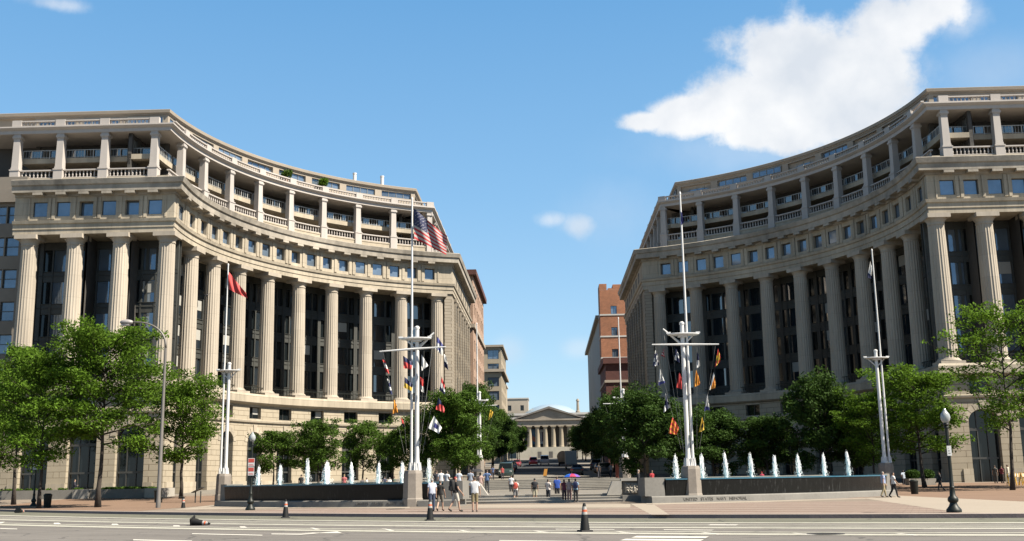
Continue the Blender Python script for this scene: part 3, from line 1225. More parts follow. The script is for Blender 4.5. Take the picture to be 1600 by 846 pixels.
    mut.add(mir(sweep(pa, [(-3.4, 33.2), (.95, 33.2), (1.0, 33.5), (1.75, 33.52), (1.78, 34.2), (1.95, 34.3), (2.1, 34.85), (1.9, 34.95), (-7.8, 34.95), (-7.8, 33.2)])))
    mut.build('cornice', M['cornice'], root)
    cc = MB(); cc.box(PA.xc - 5.5, PA.xc + .45, PA.yf - .6, PA.yf + 5.5, 28.885, 30.4)
    mir(cc).build('corner_soffit', M['trim'], root)
    cc = MB(); cc.box(PB.xc - 6.5, PB.xc + .3, PB.yf - .35, PB.yf + 6.5, 41.685, 42.4)
    mir(cc).build('corner_ceiling', M['upper'], root)
    # --- columns
    for th in TH:
        P(ME_COL, 'column', frame_arc(sgn, th, 41.8, shift))
    for k in range(nfront):
        P(ME_COL, 'column', frame_front(sgn, COLX[k], PA.yf, shift))
    # --- end pier and long side wall along the side street
    sd = PA.clip_arc(68.6)
    mb = sweep(sd, [(.7, 12.7), (.7, 28.9), (-3.4, 28.9), (-3.4, 12.7)])
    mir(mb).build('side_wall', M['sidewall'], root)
    ME_SIDE = bm_side()
    y = PA.ye + 4.0
    for i in range(7):
        fr = frame_side(sgn, PA.xs, y + 4.6 * i, shift)
        pil = P(ME_SIDE[0], 'pilaster', fr)
        for k in range(4):
            f2 = (fr[0] + Vector((0, 2.3, 28.0 - 3.7 * k - 2.3)), fr[1])
            w_ = P(ME_SIDE[1], 'side_window', f2); sub(ME_SIDE[2], 'pane', w_)
        fw = P(ME_FRI[0], 'frieze_window', (fr[0] + Vector((0, 2.3, 0)), fr[1])); fw.location = fw.location + Vector((.36 * sgn, 0, 0)); sub(ME_FRI[1], 'pane', fw)
    # --- terrace storeys
    pb = [(xleft, PB.yf)] + PB.pts[1:]
    SW('terrace_wall', pb, [(.3, 34.9), (.3, 36.15), (.36, 36.2), (.36, 36.38), (-.4, 36.38), (-.4, 34.9)], M['stone'])
    SW('upper_beam', pb, [(-4.7, 41.7), (.5, 41.7), (.5, 42.1), (.62, 42.15), (.9, 42.35), (.9, 42.5), (-5.4, 42.5), (-5.4, 42.1), (-4.7, 42.1)], M['upper'])
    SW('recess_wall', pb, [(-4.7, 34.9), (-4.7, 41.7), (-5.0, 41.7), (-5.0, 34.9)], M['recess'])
    WB = round(rad(DTH) * 43.2, 4)
    fronts = [-44.2 - .4, -50.4, -55.6, -60.7, -65.8, -71]
    tb = []
    for k in range(-1, 8):
        tb.append((frame_arc(sgn, TH[k] - 1.1 + DTH / 2 if k >= 0 else 1.25, 43.2, shift), WB if k >= 0 else round(WB * .70, 4), 43.2))
    nf = 4 if sgn > 0 else 5
    for k in range(nf - 1):
        a, b = fronts[k], fronts[k + 1]
        tb.append((frame_front(sgn, (a + b) / 2, PB.yf, shift), round(abs(b - a), 3), None))
    tb.append((frame_side(sgn, PB.xs, PB.ye + 3.0, shift), 5.8, None))
    for i in range(1, 5):
        tb.append((frame_side(sgn, PB.xs, PB.ye + 3.0 + 5.8 * i, shift), 5.8, None))
    for fr, W, R in tb:
        P(bm_cached(bay_balustrade, W, 1.0, 36.38, 1.05, R=R, mats=M['upper'], name='balustrade'), 'balustrade', fr)
        P(bm_cached(bay_balustrade, W, 1.05, 42.5, .75, y=-.45, R=R, mats=M['upper'], name='balustrade'), 'balustrade', fr)
        P(bm_cached(bay_balcony, W, R, mats=M['stone'], name='balcony'), 'balcony', fr)
        P(bm_cached(bay_rail, W, R, mats=[M['rail'], M['doorglass']], name='balcony_railing'), 'balcony_railing', fr)
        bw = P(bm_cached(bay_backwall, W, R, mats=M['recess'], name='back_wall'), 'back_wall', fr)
        if W not in ME_DOOR:
            ME_DOOR[W] = mesh_doors(W)
        dd = sub(ME_DOOR[W][0], 'balcony_door', bw); sub(ME_DOOR[W][1], 'pane', bw)
    for th in TH:
        P(ME_PIER, 'pier', frame_arc(sgn, th - 1.1, 43.2, shift))
    for k in range(nf):
        P(ME_PIER, 'pier', frame_front(sgn, fronts[k], PB.yf, shift))
    for i in range(6):
        P(ME_PIER, 'pier', frame_side(sgn, PB.xs, PB.ye + .1 + 5.8 * i, shift))
    # --- penthouse
    pc = [(xleft, PCp.yf)] + PCp.pts[1:]
    ph = MB()
    WC = round(rad(DTH) * 44.8, 4)
    pbays = [(frame_arc(sgn, PCp.th0 + (PCp.th1 - PCp.th0) * (k + .5) / 8, 44.8, shift), round(rad((PCp.th1 - PCp.th0) / 8) * 44.8, 4), 44.8) for k in range(8)]
    nb = 3 if sgn > 0 else 4
    wf = 5.4
    for k in range(nb):
        pbays.append((frame_front(sgn, PCp.xc - wf * (k + .5), PCp.yf, shift), wf, None))
    for i in range(4):
        pbays.append((frame_side(sgn, PCp.xs, PCp.ye + 6.0 * (i + .5), shift), 6.0, None))
    for fr, W, R in pbays:
        ph.add(bay_penthouse(W, R), MTX(fr))
        key = ('pw', W)
        if key not in ME_DOOR:
            ME_DOOR[key] = mesh_window(W - 1.1, 44.05, 44.95, .12, 3, fmat='greyframe', gmat='skypane', nm='penthouse_window', ft=.07)
        w_ = P(ME_DOOR[key][0], 'penthouse_window', fr, jit=.4); sub(ME_DOOR[key][1], 'pane', w_)
    ph.build('penthouse_wall', M['penthouse'], root)
    SW('roof', pc, [(-.3, 45.2), (.12, 45.2), (.12, 45.32), (.3, 45.4), (.36, 45.75), (.28, 45.8), (-14, 45.8), (-14, 42.0), (-13, 42.0), (-.5, 44.0)], [M['penthouse']])
    # dark core behind the curtain wall so that nothing shows through
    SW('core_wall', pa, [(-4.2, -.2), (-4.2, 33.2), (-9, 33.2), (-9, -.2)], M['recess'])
    return root


def bm_side():
    if 'side' in ME_DOOR:
        return ME_DOOR['side']
    p = MB()
    p.box(-.55, .55, -.98, -.70, 12.7, 28.4); p.box(-.7, .7, -1.05, -.70, 28.4, 28.9); p.box(-.7, .7, -1.08, -.70, 12.7, 13.3)
    fr, gl = mesh_window(1.9, 0, 2.6, -.78, 1, fmat='frame', nm='side_window')
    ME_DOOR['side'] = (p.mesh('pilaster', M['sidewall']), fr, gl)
    return ME_DOOR['side']


BL = building(1, 0, 'sunlit pale stone building with a curved colonnade on the left of the plaza', 4, -66)
BR = building(-1, .8, 'shaded stone building with a curved colonnade on the right of the plaza', 6, -74)

# wing wall of the left building beyond its last front column
ww = MB()
xw1, xw0, yw = -58.9, -76.0, 114.6
rows = [(31.0, 33.0)] + [(27.2 - 3.7 * k, 29.4 - 3.7 * k) for k in range(5)]
cols_ = [(-60.9, -59.35), (-62.6, -61.05), (-66.2, -64.6), (-67.9, -66.3)]
zc = [-.2] + sorted(sum([[a, b] for a, b in rows], [])) + [36.5]
for i in range(len(zc) - 1):
    z0, z1 = zc[i], zc[i + 1]
    isrow = any(abs(z0 - a) < 1e-6 for a, b in rows)
    if not isrow:
        ww.box(xw0, xw1, yw, yw + .5, z0, z1)
    else:
        e = [xw0] + sorted(sum([[a, b] for a, b in cols_], [])) + [xw1]
        for j in range(0, len(e), 2):
            ww.box(e[j], e[j + 1], yw, yw + .5, z0, z1)
ww.box(xw0, xw1 + .0, yw - .5, yw, 33.4, 34.9)
M['greystone'] = mat('grey_brown_stone', (.26, .225, .185), .85, .15, .8)
o = ww.build('wing_wall', M['greystone'], BL)
wm = mesh_window(1.55, 0, 2.2, .25, 0, 1.1, gmat='skypane', nm='wing_window')
for a, b in rows:
    for c0, c1 in cols_:
        w_ = put(wm[0], 'wing_window', BL, ((c0 + c1) / 2, yw, a - (0 if b - a > 2.1 else .1)))
        g = bpy.data.objects.new('pane', wm[1]); C.objects.link(g); g.parent = w_

exec_rest = True

# <<<PARTS

# ================================================================== far buildings
def gz(x, y):
    return max(ground(x, y), 1.54 if (abs(x) < 9.6 and y > 116) else 0)


def grid_wall(mb, o, u, n, width, z0, z1, cols, rows, m=0, depth=.35):
    """wall in plane through o along unit u (2D), outward normal n; openings cols x rows left out"""
    def P(a, z, d):
        return (o[0] + u[0] * a - n[0] * d, o[1] + u[1] * a - n[1] * d, z)
    es = [0] + sorted(sum([list(c) for c in cols], [])) + [width]
    zs = [z0] + sorted(sum([list(r) for r in rows], [])) + [z1]
    for i in range(len(es) - 1):
        for j in range(len(zs) - 1):
            a, b, c, d = es[i], es[i + 1], zs[j], zs[j + 1]
            if i % 2 == 1 and j % 2 == 1:
                for q in (((a, c), (b, c)), ((b, c), (b, d)), ((b, d), (a, d)), ((a, d), (a, c))):
                    (a0, c0), (a1, c1) = q
                    mb.poly([P(a0, c0, 0), P(a0, c0, depth), P(a1, c1, depth), P(a1, c1, 0)], m)
                continue
            mb.poly([P(a, c, 0), P(b, c, 0), P(b, d, 0), P(a, d, 0)], m, ((a, c), (b, c), (b, d), (a, d)))


def block(name, label, x0, x1, y0, y1, zt, mwall, faces, roofm='roof', cornice=None, gmat='glass', fmat='frame', zb=0.0):
    """faces: dict side -> (cols, rows). side 's' (-y), 'e' (+x), 'w' (-x)"""
    root = thing(name, label, 'building', (0, 0, 0), world=True)
    wl = MB()
    for side in ('s', 'e', 'w', 'n'):
        if side == 's': o, u, n, wd = (x0, y0), (1, 0), (0, -1), x1 - x0
        elif side == 'e': o, u, n, wd = (x1, y0), (0, 1), (1, 0), y1 - y0
        elif side == 'w': o, u, n, wd = (x0, y1), (0, -1), (-1, 0), y1 - y0
        else: o, u, n, wd = (x1, y1), (-1, 0), (0, 1), x1 - x0
        cols, rows = faces.get(side, ([], []))
        grid_wall(wl, o, u, n, wd, zb, zt, cols, rows)
        rz = math.atan2(u[1], u[0])
        cache = {}
        for a, b in cols:
            for c, d in rows:
                key = (round(b - a, 2), round(d - c, 2))
                if key not in cache:
                    cache[key] = mesh_window(b - a, 0, d - c, .22, 1 if b - a > 1.2 else 0, None, .09, fmat, gmat)
                p = (o[0] + u[0] * (a + b) / 2, o[1] + u[1] * (a + b) / 2, c)
                w_ = put(cache[key][0], 'window', root, p, rz)
                g = bpy.data.objects.new('pane', cache[key][1]); C.objects.link(g); g.parent = w_
    wl.build('wall', M[mwall], root)
    rf = MB(); rf.box(x0 + .1, x1 - .1, y0 + .1, y1 - .1, zt - .3, zt + .05)
    rf.build('roof', M[roofm], root)
    if cornice:
        for z, h, out, cm in cornice:
            cb = MB()
            for bx in ((x0 - out, x1 + out, y0 - out, y0 - .003), (x0 - out, x1 + out, y1 + .003, y1 + out), (x0 - out, x0 - .003, y0 - .003, y1 + .003), (x1 + .003, x1 + out, y0 - .003, y1 + .003)):
                cb.box(bx[0], bx[1], bx[2], bx[3], z, z + h)
            cb.build('cornice', M[cm], root)
    return root


# left of the street: salmon brick block, tan block, low beige ones
colsE = [(2.5 + 4.4 * i, 4.7 + 4.4 * i) for i in range(7)]
rowsE = [(4.5 + 3.5 * k, 6.6 + 3.5 * k) for k in range(10)]
bl = block('brick_building', 'salmon brick office block behind the left colonnaded building', -34, -13.6, 196, 229, 40.6, 'pinkbrick',
           {'e': (colsE, rowsE), 's': ([], [])}, cornice=[(39.6, 1.0, .7, 'maroon'), (29.6, .7, .35, 'penthouse')])
colsT = [(1.6, 3.4), (5.0, 6.8)]
block('tan_building', 'tan stone block with a projecting top storey, farther back on the left of the street', -22, -12.9, 300, 334, 39.2, 'tan',
      {'s': ([(.8, 3.2), (5.2, 8.4)], [(8 + 3.9 * k, 10.6 + 3.9 * k) for k in range(8)]), 'e': ([(2 + 4.6 * i, 4.4 + 4.6 * i) for i in range(7)], [(8 + 3.9 * k, 10.6 + 3.9 * k) for k in range(8)])},
      cornice=[(38.7, .6, .7, 'penthouse'), (31.6, .8, .9, 'penthouse')], gmat='skypane')
block('beige_building', 'low beige block rising behind the temple front at the end of the street', -20.5, -8.9, 490, 505, 38.4, 'beige',
      {'s': ([(2.2, 3.8), (8.0, 9.6)], [(32.5, 35.0)])}, cornice=[(37.9, .5, .3, 'oldwhite')])
block('cream_building', 'small cream building beyond the trees on the left side of the street', -20, -14.2, 352, 376, 33.5, 'tan',
      {'s': ([(1.2, 2.4), (3.4, 4.6)], [(14, 16), (18, 20)])}, cornice=[(33.0, .5, .4, 'oldwhite')])
# right of the street
block('brick_tower', 'orange brick tower with pale stone bands behind the right colonnaded building', 13.3, 30, 255, 262, 46.6, 'terra',
      {'s': ([(2.6, 4.1), (9, 11)], [(8.5 + 5.3 * k, 10.9 + 5.3 * k) for k in range(7)])},
      cornice=[(21.6, 1.0, .12, 'oldwhite'), (35.0, .35, .12, 'oldwhite'), (29.8, .35, .12, 'oldwhite'), (40.3, .35, .12, 'oldwhite'), (12.6, .9, .12, 'oldwhite')], gmat='skypane')
tw = MB(); tw.box(13.3, 15.1, 255.2, 261.8, 46.65, 48.2); tw.box(15.4, 16.6, 255.2, 261.8, 46.65, 47.1); tw.box(16.6, 19.6, 255.2, 261.8, 46.65, 48.0)
_bt = bpy.data.objects['brick_tower']
tw.build('parapet', M['terra'], _bt)
block('grey_building', 'long grey windowless side wall of a building beyond the brick tower', 13.4, 30, 263, 342, 41.5, 'greywall', {}, cornice=[(40.7, .8, .9, 'penthouse')])
block('maroon_building', 'small dark red brick building with a heavy cornice, right of the street', 11.9, 17, 214, 236, 25.4, 'maroon',
      {'s': ([(1.4, 2.6)], [(6, 8), (10, 12), (14, 16)]), 'w': ([(2 + 4 * i, 3.4 + 4 * i) for i in range(5)], [(6, 8), (10, 12), (14, 16), (18, 20)])},
      cornice=[(24.2, 1.2, .5, 'maroon'), (20.4, .5, .25, 'penthouse'), (12.8, .4, .25, 'penthouse')])
# infill behind the colonnaded buildings' ends so that the street wall is continuous
# temple-front building at the end of the street
Yt = 430
root = thing('temple_front_building', 'old stone building with a columned portico and pediment at the end of the street', 'building', (0, 0, 0), world=True)
zb_ = 14.0
g = MB()
g.box(-13.2, 14.2, Yt - 2, Yt + 14, 4, 9.2); g.box(-12.8, 13.8, Yt - 1.2, Yt + 14, 9.2, zb_)
for x in (-4.2, 2.0):
    pass
g.build('base_wall', M['oldstone'], root)
bw = MB(); bw.box(-60, 60, Yt + 14, Yt + 40, 4, 26.0)
bw.build('wing_wall', M['oldstone'], root)
bw = MB(); bw.box(-60.6, 60.6, Yt + 13.4, Yt + 40, 26.0, 26.8); bw.box(-60.2, 60.2, Yt + 13.8, Yt + 40, 27.6, 28.5)
bw.build('wing_cornice', M['oldwhite'], root)
bw = MB(); bw.box(-60, 60, Yt + 14.2, Yt + 40, 26.8, 27.6)
bw.build('wing_attic', M['slate'], root)
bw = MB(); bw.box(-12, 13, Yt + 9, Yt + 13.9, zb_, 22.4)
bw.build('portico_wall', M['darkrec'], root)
cm = MB()
cm.lathe([(1.05, zb_), (1.05, zb_ + .4), (.98, zb_ + .5), (.80, 21.6), (.95, 21.9), (1.05, 22.1)], 20)
cm.box(-1.1, 1.1, -1.1, 1.1, 22.1, 22.5)
cmm = cm.mesh('column', M['tan'], smooth=True, angle=30)
for i in range(8):
    put(cmm, 'column', root, (.5 - 11.2 + 3.2 * i, Yt + .4, 0))
e = MB(); e.box(-12.6, 13.6, Yt - .7, Yt + 14, 22.5, 24.6)
e.box(-13.2, 14.2, Yt - 1.3, Yt + 14, 24.6, 25.2)
e.build('entablature', M['sand'], root)
pm = MB()
pm.prism([(-12.4, 25.2), (13.4, 25.2), (.5, 29.3)], lambda a, b, d: (a, d, b), Yt - .4, Yt + 13.9)
pm.build('pediment', M['sand'], root)
pr = MB()
for s_ in (-1, 1):
    xa = .5 + s_ * 14.0
    q = [(xa, 25.15), (xa, 25.55), (.5, 30.25), (.5, 29.35)]
    pr.prism(q if s_ < 0 else q[::-1], lambda a, b, d: (a, d, b), Yt - 1.4, Yt + 13.9)
pr.build('raking_cornice', M['slate'], root)
for x, c1 in ((-6.2, 'banner_mix'), (-2.9, 'banner_purple')):
    bn = MB()
    bn.box(x - .9, x + .9, Yt + 8.6, Yt + 8.75, 15.4, 21.6)
    bo = bn.build('banner', plain('banner_purple', (.13, .09, .16)) if c1 == 'banner_purple' else plain('banner_blue', (.10, .22, .36)), root)
    if c1 == 'banner_purple':
        b2 = MB(); b2.box(x - .8, x + .8, Yt + 8.5, Yt + 8.58, 20.4, 21.4); b2.box(x - .25, x + .25, Yt + 8.5, Yt + 8.58, 16.8, 20.4); b2.box(x - .8, x + .8, Yt + 8.5, Yt + 8.58, 15.6, 16.6)
        b2.build('banner_print', M['white'], bo)
    else:
        b2 = MB(); b2.prism([(x - .8, 17.2), (x + .85, 16.4), (x + .85, 18.0), (x - .1, 19.1)], lambda a, b, d: (a, d, b), Yt + 8.5, Yt + 8.58)
        b2.build('banner_print', plain('banner_coral', (.6, .2, .12)), bo)
for x in (-3.6, .9):
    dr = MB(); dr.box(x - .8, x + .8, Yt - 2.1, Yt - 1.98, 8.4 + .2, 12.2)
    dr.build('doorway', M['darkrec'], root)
cp = MB()
cp.sphere((1.5, Yt + 60, 22), 1, 32, 12, 0, (17, 17, 13.3))
cpy = cp.build('glass_canopy', plain('pale_canopy_glass', (.40, .50, .58), .25, var=.05), root, smooth=True)
chm = MB(); chm.lathe([(1.0, 28.5), (.9, 29.4), (.62, 29.6), (.5, 33.4), (.75, 33.6), (.55, 34.2), (.3, 34.6)], 10, (12.8, Yt + 20, 0))
chm.build('finial', M['sand'], root)

# ================================================================== pools and jets
def ringpt(a, r, z):
    """a in degrees from the axis (negative = left), around the plaza centre"""
    return (PC[0] + r * sin(rad(a)), PC[1] - r * cos(rad(a)), z)


def ring_sweep(a0, a1, prof, mb=None, m=0, step=1.5):
    mb = mb or MB(); n = max(2, int(abs(a1 - a0) / step)); k = len(prof); b = len(mb.v)
    for i in range(n + 1):
        a = a0 + (a1 - a0) * i / n
        for r, z in prof:
            mb.v.append(ringpt(a, r, z))
    for i in range(n):
        for j in range(k):
            p = b + i * k + j; p2 = b + i * k + (j + 1) % k
            mb.face((p, p + k, p2 + k, p2), m)
    mb.face([b + j for j in range(k)], m); e = b + n * k
    mb.face([e + j for j in range(k)][::-1], m)
    return mb


# water-streaked black granite
m_, nt_, b_ = newmat('wet_black_granite')
g_ = nd(nt_, 'ShaderNodeNewGeometry')
mp_ = nd(nt_, 'ShaderNodeMapping'); mp_.inputs['Scale'].default_value = (5, 5, .7); nt_.links.new(g_.outputs['Position'], mp_.inputs[0])
n_ = nd(nt_, 'ShaderNodeTexNoise', Scale=1.6, Detail=9.0, Roughness=.75); nt_.links.new(mp_.outputs[0], n_.inputs['Vector'])
f_ = math_n(nt_, 'MULTIPLY_ADD', n_.outputs[0], 5.0, -2.75, clamp=True)
nb_ = nd(nt_, 'ShaderNodeTexNoise', Scale=.35, Detail=2.0); nt_.links.new(g_.outputs['Position'], nb_.inputs['Vector'])
f_ = math_n(nt_, 'MULTIPLY', f_, math_n(nt_, 'MULTIPLY_ADD', nb_.outputs[0], 2.5, -.75, clamp=True))
c_ = mix_rgb(nt_, f_, (.006, .0065, .0065), (.10, .105, .105))
nt_.links.new(c_, b_.inputs['Base Color']); b_.inputs['Roughness'].default_value = .32; b_.inputs['Specular IOR Level'].default_value = .22
bp_ = nd(nt_, 'ShaderNodeBump', Strength=.5, Distance=.03); nt_.links.new(n_.outputs[0], bp_.inputs['Height']); nt_.links.new(bp_.outputs[0], b_.inputs['Normal'])
M['wetblack'] = m_
m_, nt_, b_ = newmat('pool_water')
b_.inputs['Base Color'].default_value = (.10, .26, .30, 1); b_.inputs['Roughness'].default_value = .06
g_ = nd(nt_, 'ShaderNodeNewGeometry'); n_ = nd(nt_, 'ShaderNodeTexNoise', Scale=6.0, Detail=4.0); nt_.links.new(g_.outputs['Position'], n_.inputs['Vector'])
bp_ = nd(nt_, 'ShaderNodeBump', Strength=.4, Distance=.05); nt_.links.new(n_.outputs[0], bp_.inputs['Height']); nt_.links.new(bp_.outputs[0], b_.inputs['Normal'])
M['water'] = m_
m_, nt_, b_ = newmat('white_water')
b_.inputs['Base Color'].default_value = (.78, .80, .80, 1); b_.inputs['Roughness'].default_value = .35
b_.inputs['Subsurface Weight'].default_value = .0; b_.inputs['Subsurface Radius'].default_value = (.2, .25, .3)
M['jet'] = m_
M['rimtile'] = plain('blue_rim_tile', (.05, .16, .24), .15)

ZR = 1.5
font_cache = {}


def text_mesh(txt, size, ext=.012):
    cu = bpy.data.curves.new('txt', 'FONT'); cu.body = txt; cu.size = size; cu.extrude = ext; cu.align_x = 'CENTER'
    o = bpy.data.objects.new('txt', cu); C.objects.link(o)
    bpy.context.view_layer.update()
    dg = bpy.context.evaluated_depsgraph_get()
    me = bpy.data.meshes.new_from_object(o.evaluated_get(dg))
    bpy.data.objects.remove(o); bpy.data.curves.remove(cu)
    return me


def pool(sgn, label, a0, a1, text_a):
    """a0 inner (near the axis) .. a1 outer, degrees"""
    root = thing('fountain_pool', label, 'fountain', (0, 0, 0), world=True)
    A0, A1 = sgn * a0, sgn * a1
    ring_sweep(A0 - sgn * 2, A1 + sgn * 1.0, [(31.75, -.1), (31.7, .36), (31.62, .42), (29.3, .42), (29.3, -.1)]).build('granite_base', M['granite'], root)
    ring_sweep(A0, A1, [(31.15, .42), (31.25, ZR - .1), (30.8, ZR - .1), (30.8, .42)]).build('cascade_wall', M['wetblack'], root)
    ring_sweep(A0, A1, [(31.29, ZR - .10), (31.29, ZR - .03), (30.85, ZR - .01), (30.85, ZR - .10)]).build('rim', M['rimtile'], root)
    ring_sweep(A0, A1, [(30.9, ZR - .04), (30.9, ZR - .02), (26.6, ZR - .02), (26.6, ZR - .04)]).build('water', M['water'], root)
    ring_sweep(A0, A1, [(26.7, .42), (26.7, ZR + .05), (26.1, ZR + .05), (26.1, .42)]).build('back_wall', M['granite'], root)
    for a, wd, rl in ((A0 - sgn * 1.3, 1.3, 1.5), (A1 + sgn * 1.1, 1.1, 1.3)):
        eb = MB(); p = ringpt(a, 30.4, .42)
        eb.obox(Vector(p), rl, wd, ZR - .36, rad(a) - pi / 2, 0, .97)
        eb.build('end_block', M['granite'], root)
    for wdx, (wd, off) in enumerate((("UNITED", -1.72), ("STATES", -.62), ("NAVY", .40), ("MEMORIAL", 1.58))):
        me = text_mesh(wd, .26); me.materials.clear(); me.materials.append(M['carved'])
        a = text_a + math.degrees(off / 31.7)
        p = ringpt(a, 31.735, .12)
        o = put(me, 'inscription', root, p, 0)
        o.rotation_euler = (pi / 2 - .1, 0, rad(a))
    return root


def px_angle(x, r=31.2):
    """angle on the ring for an image column (near intersection)"""
    d = ray(x, 752); d = Vector((d.x, d.y)).normalized()
    b = d.dot(Vector(PC)); c = PC[0] ** 2 + PC[1] ** 2 - r * r
    t = b - math.sqrt(max(0, b * b - c))
    q = d * t
    return math.degrees(math.atan2(q.x - PC[0], PC[1] - q.y))


pool(-1, 'left fountain pool with a dark wet granite wall and bright blue rim', 12.5, 49, px_angle(604, 31.7))
pool(1, 'right fountain pool with a dark granite wall beside the striped brick paving', 13.5, 51, px_angle(1117, 31.7))


def jet_mesh(seed):
    """unit-high ragged water jet: many thin strands rising and falling back, with drops"""
    r = random.Random(seed); mb = MB()
    lean = r.uniform(-.10, .10)
    prof = [((.13 * (1 - i / 11) ** .6 + .03) * (1 + r.uniform(-.25, .25)), i / 11 * .93) for i in range(12)]
    mb.lathe(prof, 9, (0, 0, 0), 0, lambda a, z: 1 + .3 * sin(3 * a + 20 * z + seed) + .2 * sin(5 * a - 33 * z))
    for k in range(95):
        h = r.choice((r.uniform(.25, .7), r.uniform(.5, 1.0))); a = r.uniform(0, 6.283)
        out = r.uniform(.03, .34) * (1.15 - h * .75)
        x0 = r.gauss(0, .06); y0 = r.gauss(0, .06)
        pts = []; rs = []
        up = r.uniform(.55, 1.0)
        for q in range(6):
            t = q / 5
            z = h * (1 - (2 * t * up - 1) ** 2) if up > .75 else h * min(1, t * 1.02) ** .8
            pts.append((x0 + out * cos(a) * t + lean * z * z, y0 + out * sin(a) * t, max(0, z))); rs.append(r.uniform(.010, .030) * (1 - .55 * t))
        mb.tube(pts, rs, 4)
    for _ in range(240):
        t = r.random() ** 1.1; rr = (.36 * (1 - t) + .05) * r.uniform(.6, 1.5); a = r.uniform(0, 6.28)
        s = r.uniform(.007, .020)
        c = Vector((rr * cos(a) + lean * t * t, rr * sin(a), t * r.uniform(.9, 1.05)))
        q = len(mb.v)
        mb.v += [tuple(c + Vector((0, 0, s * 1.6))), tuple(c + Vector((s, 0, -s))), tuple(c + Vector((-s * .5, s * .87, -s))), tuple(c + Vector((-s * .5, -s * .87, -s)))]
        for f in ((0, 1, 2), (0, 2, 3), (0, 3, 1), (1, 3, 2)):
            mb.face([q + i for i in f])
    return mb.mesh('water_jet', M['jet'], smooth=True)


JM = [jet_mesh(i) for i in range(5)]
ordn = ['first', 'second', 'third', 'fourth', 'fifth', 'sixth', 'seventh', 'eighth', 'ninth', 'tenth', 'eleventh', 'twelfth']
jl = [(403, 728), (437, 726), (480, 716), (510, 721), (549, 722), (591, 722), (628, 722), (670, 716)]
jr = [(1057, 710), (1098, 709), (1135, 706), (1175, 708), (1212, 711), (1249, 709), (1289, 708), (1327, 704)]
for side, lst in (('left', jl), ('right', jr)):
    for i, (px, py) in enumerate(lst):
        a = px_angle(px, 29.3); p = Vector(ringpt(a, 29.3, ZR - .03))
        top = at(px, py, p.y)
        h = top.z - p.z
        o = put(JM[(i * 2 + (side == 'right')) % 5], 'water_jet', None, p, i * 1.3)
        wdt = .66
        o.scale = (wdt, wdt, h)
        if px == 510: o.scale = (1.0, 1.0, h)
        tag(o, f'{ordn[i]} white water jet from the left in the {side} pool', 'water jet', 'water jets in the fountain pools')

# low parapets flanking the stairs
for sgn, lab in ((-1, 'pale capped parapet left of the stairs, people leaning behind it'), (1, 'pale parapet right of the stairs with a carved relief panel')):
    root = thing('parapet', lab, 'parapet', (0, 0, 0), world=True)
    x0, x1 = (-10.2, -5.4) if sgn < 0 else (5.0, 9.8)
    y = 75.2 if sgn < 0 else 73.8
    b = MB(); b.box(x0, x1, y + .15, y + .75, .40, 1.36)
    b.build('wall', M['granite'], root)
    b = MB(); b.box(x0 - .1, x1 + .1, y - .1, y + 1.0, 1.36, 1.52)
    b.build('coping', M['granite_lt'], root)
    b = MB()
    if sgn < 0:
        b.prism([(x1 + .1, .42), (x1 + 1.2, .42), (x1 + .55, 1.36), (x1 + .1, 1.36)], lambda a, c, d: (a, d, c), y - .25, y + .9)
    else:
        b.prism([(x0 - 1.1, .42), (x0 - .1, .42), (x0 - .1, 1.36), (x0 - .7, 1.36)], lambda a, c, d: (a, d, c), y - .25, y + .9)
    b.build('buttress', M['granite_lt'], root)
    if sgn > 0:
        b = MB(); b.box(x0 - .1, x1 + .1, 72.55, y - .26, -.05, .42); b.build('base', M['granite'], root)
        r = MB(); rr = random.Random(3)
        nx, nz = 22, 9
        for i in range(nx + 1):
            for j in range(nz + 1):
                edge = i in (0, nx) or j in (0, nz)
                r.v.append((x0 + .15 + 2.0 * i / nx, y + .10 - (0 if edge else rr.uniform(0, .12)), .5 + .72 * j / nz))
        for i in range(nx):
            for j in range(nz):
                a = i * (nz + 1) + j; r.face((a, a + nz + 1, a + nz + 2, a + 1))
        r.build('relief_panel', plain('pale_relief', (.42, .38, .32), .7), root)

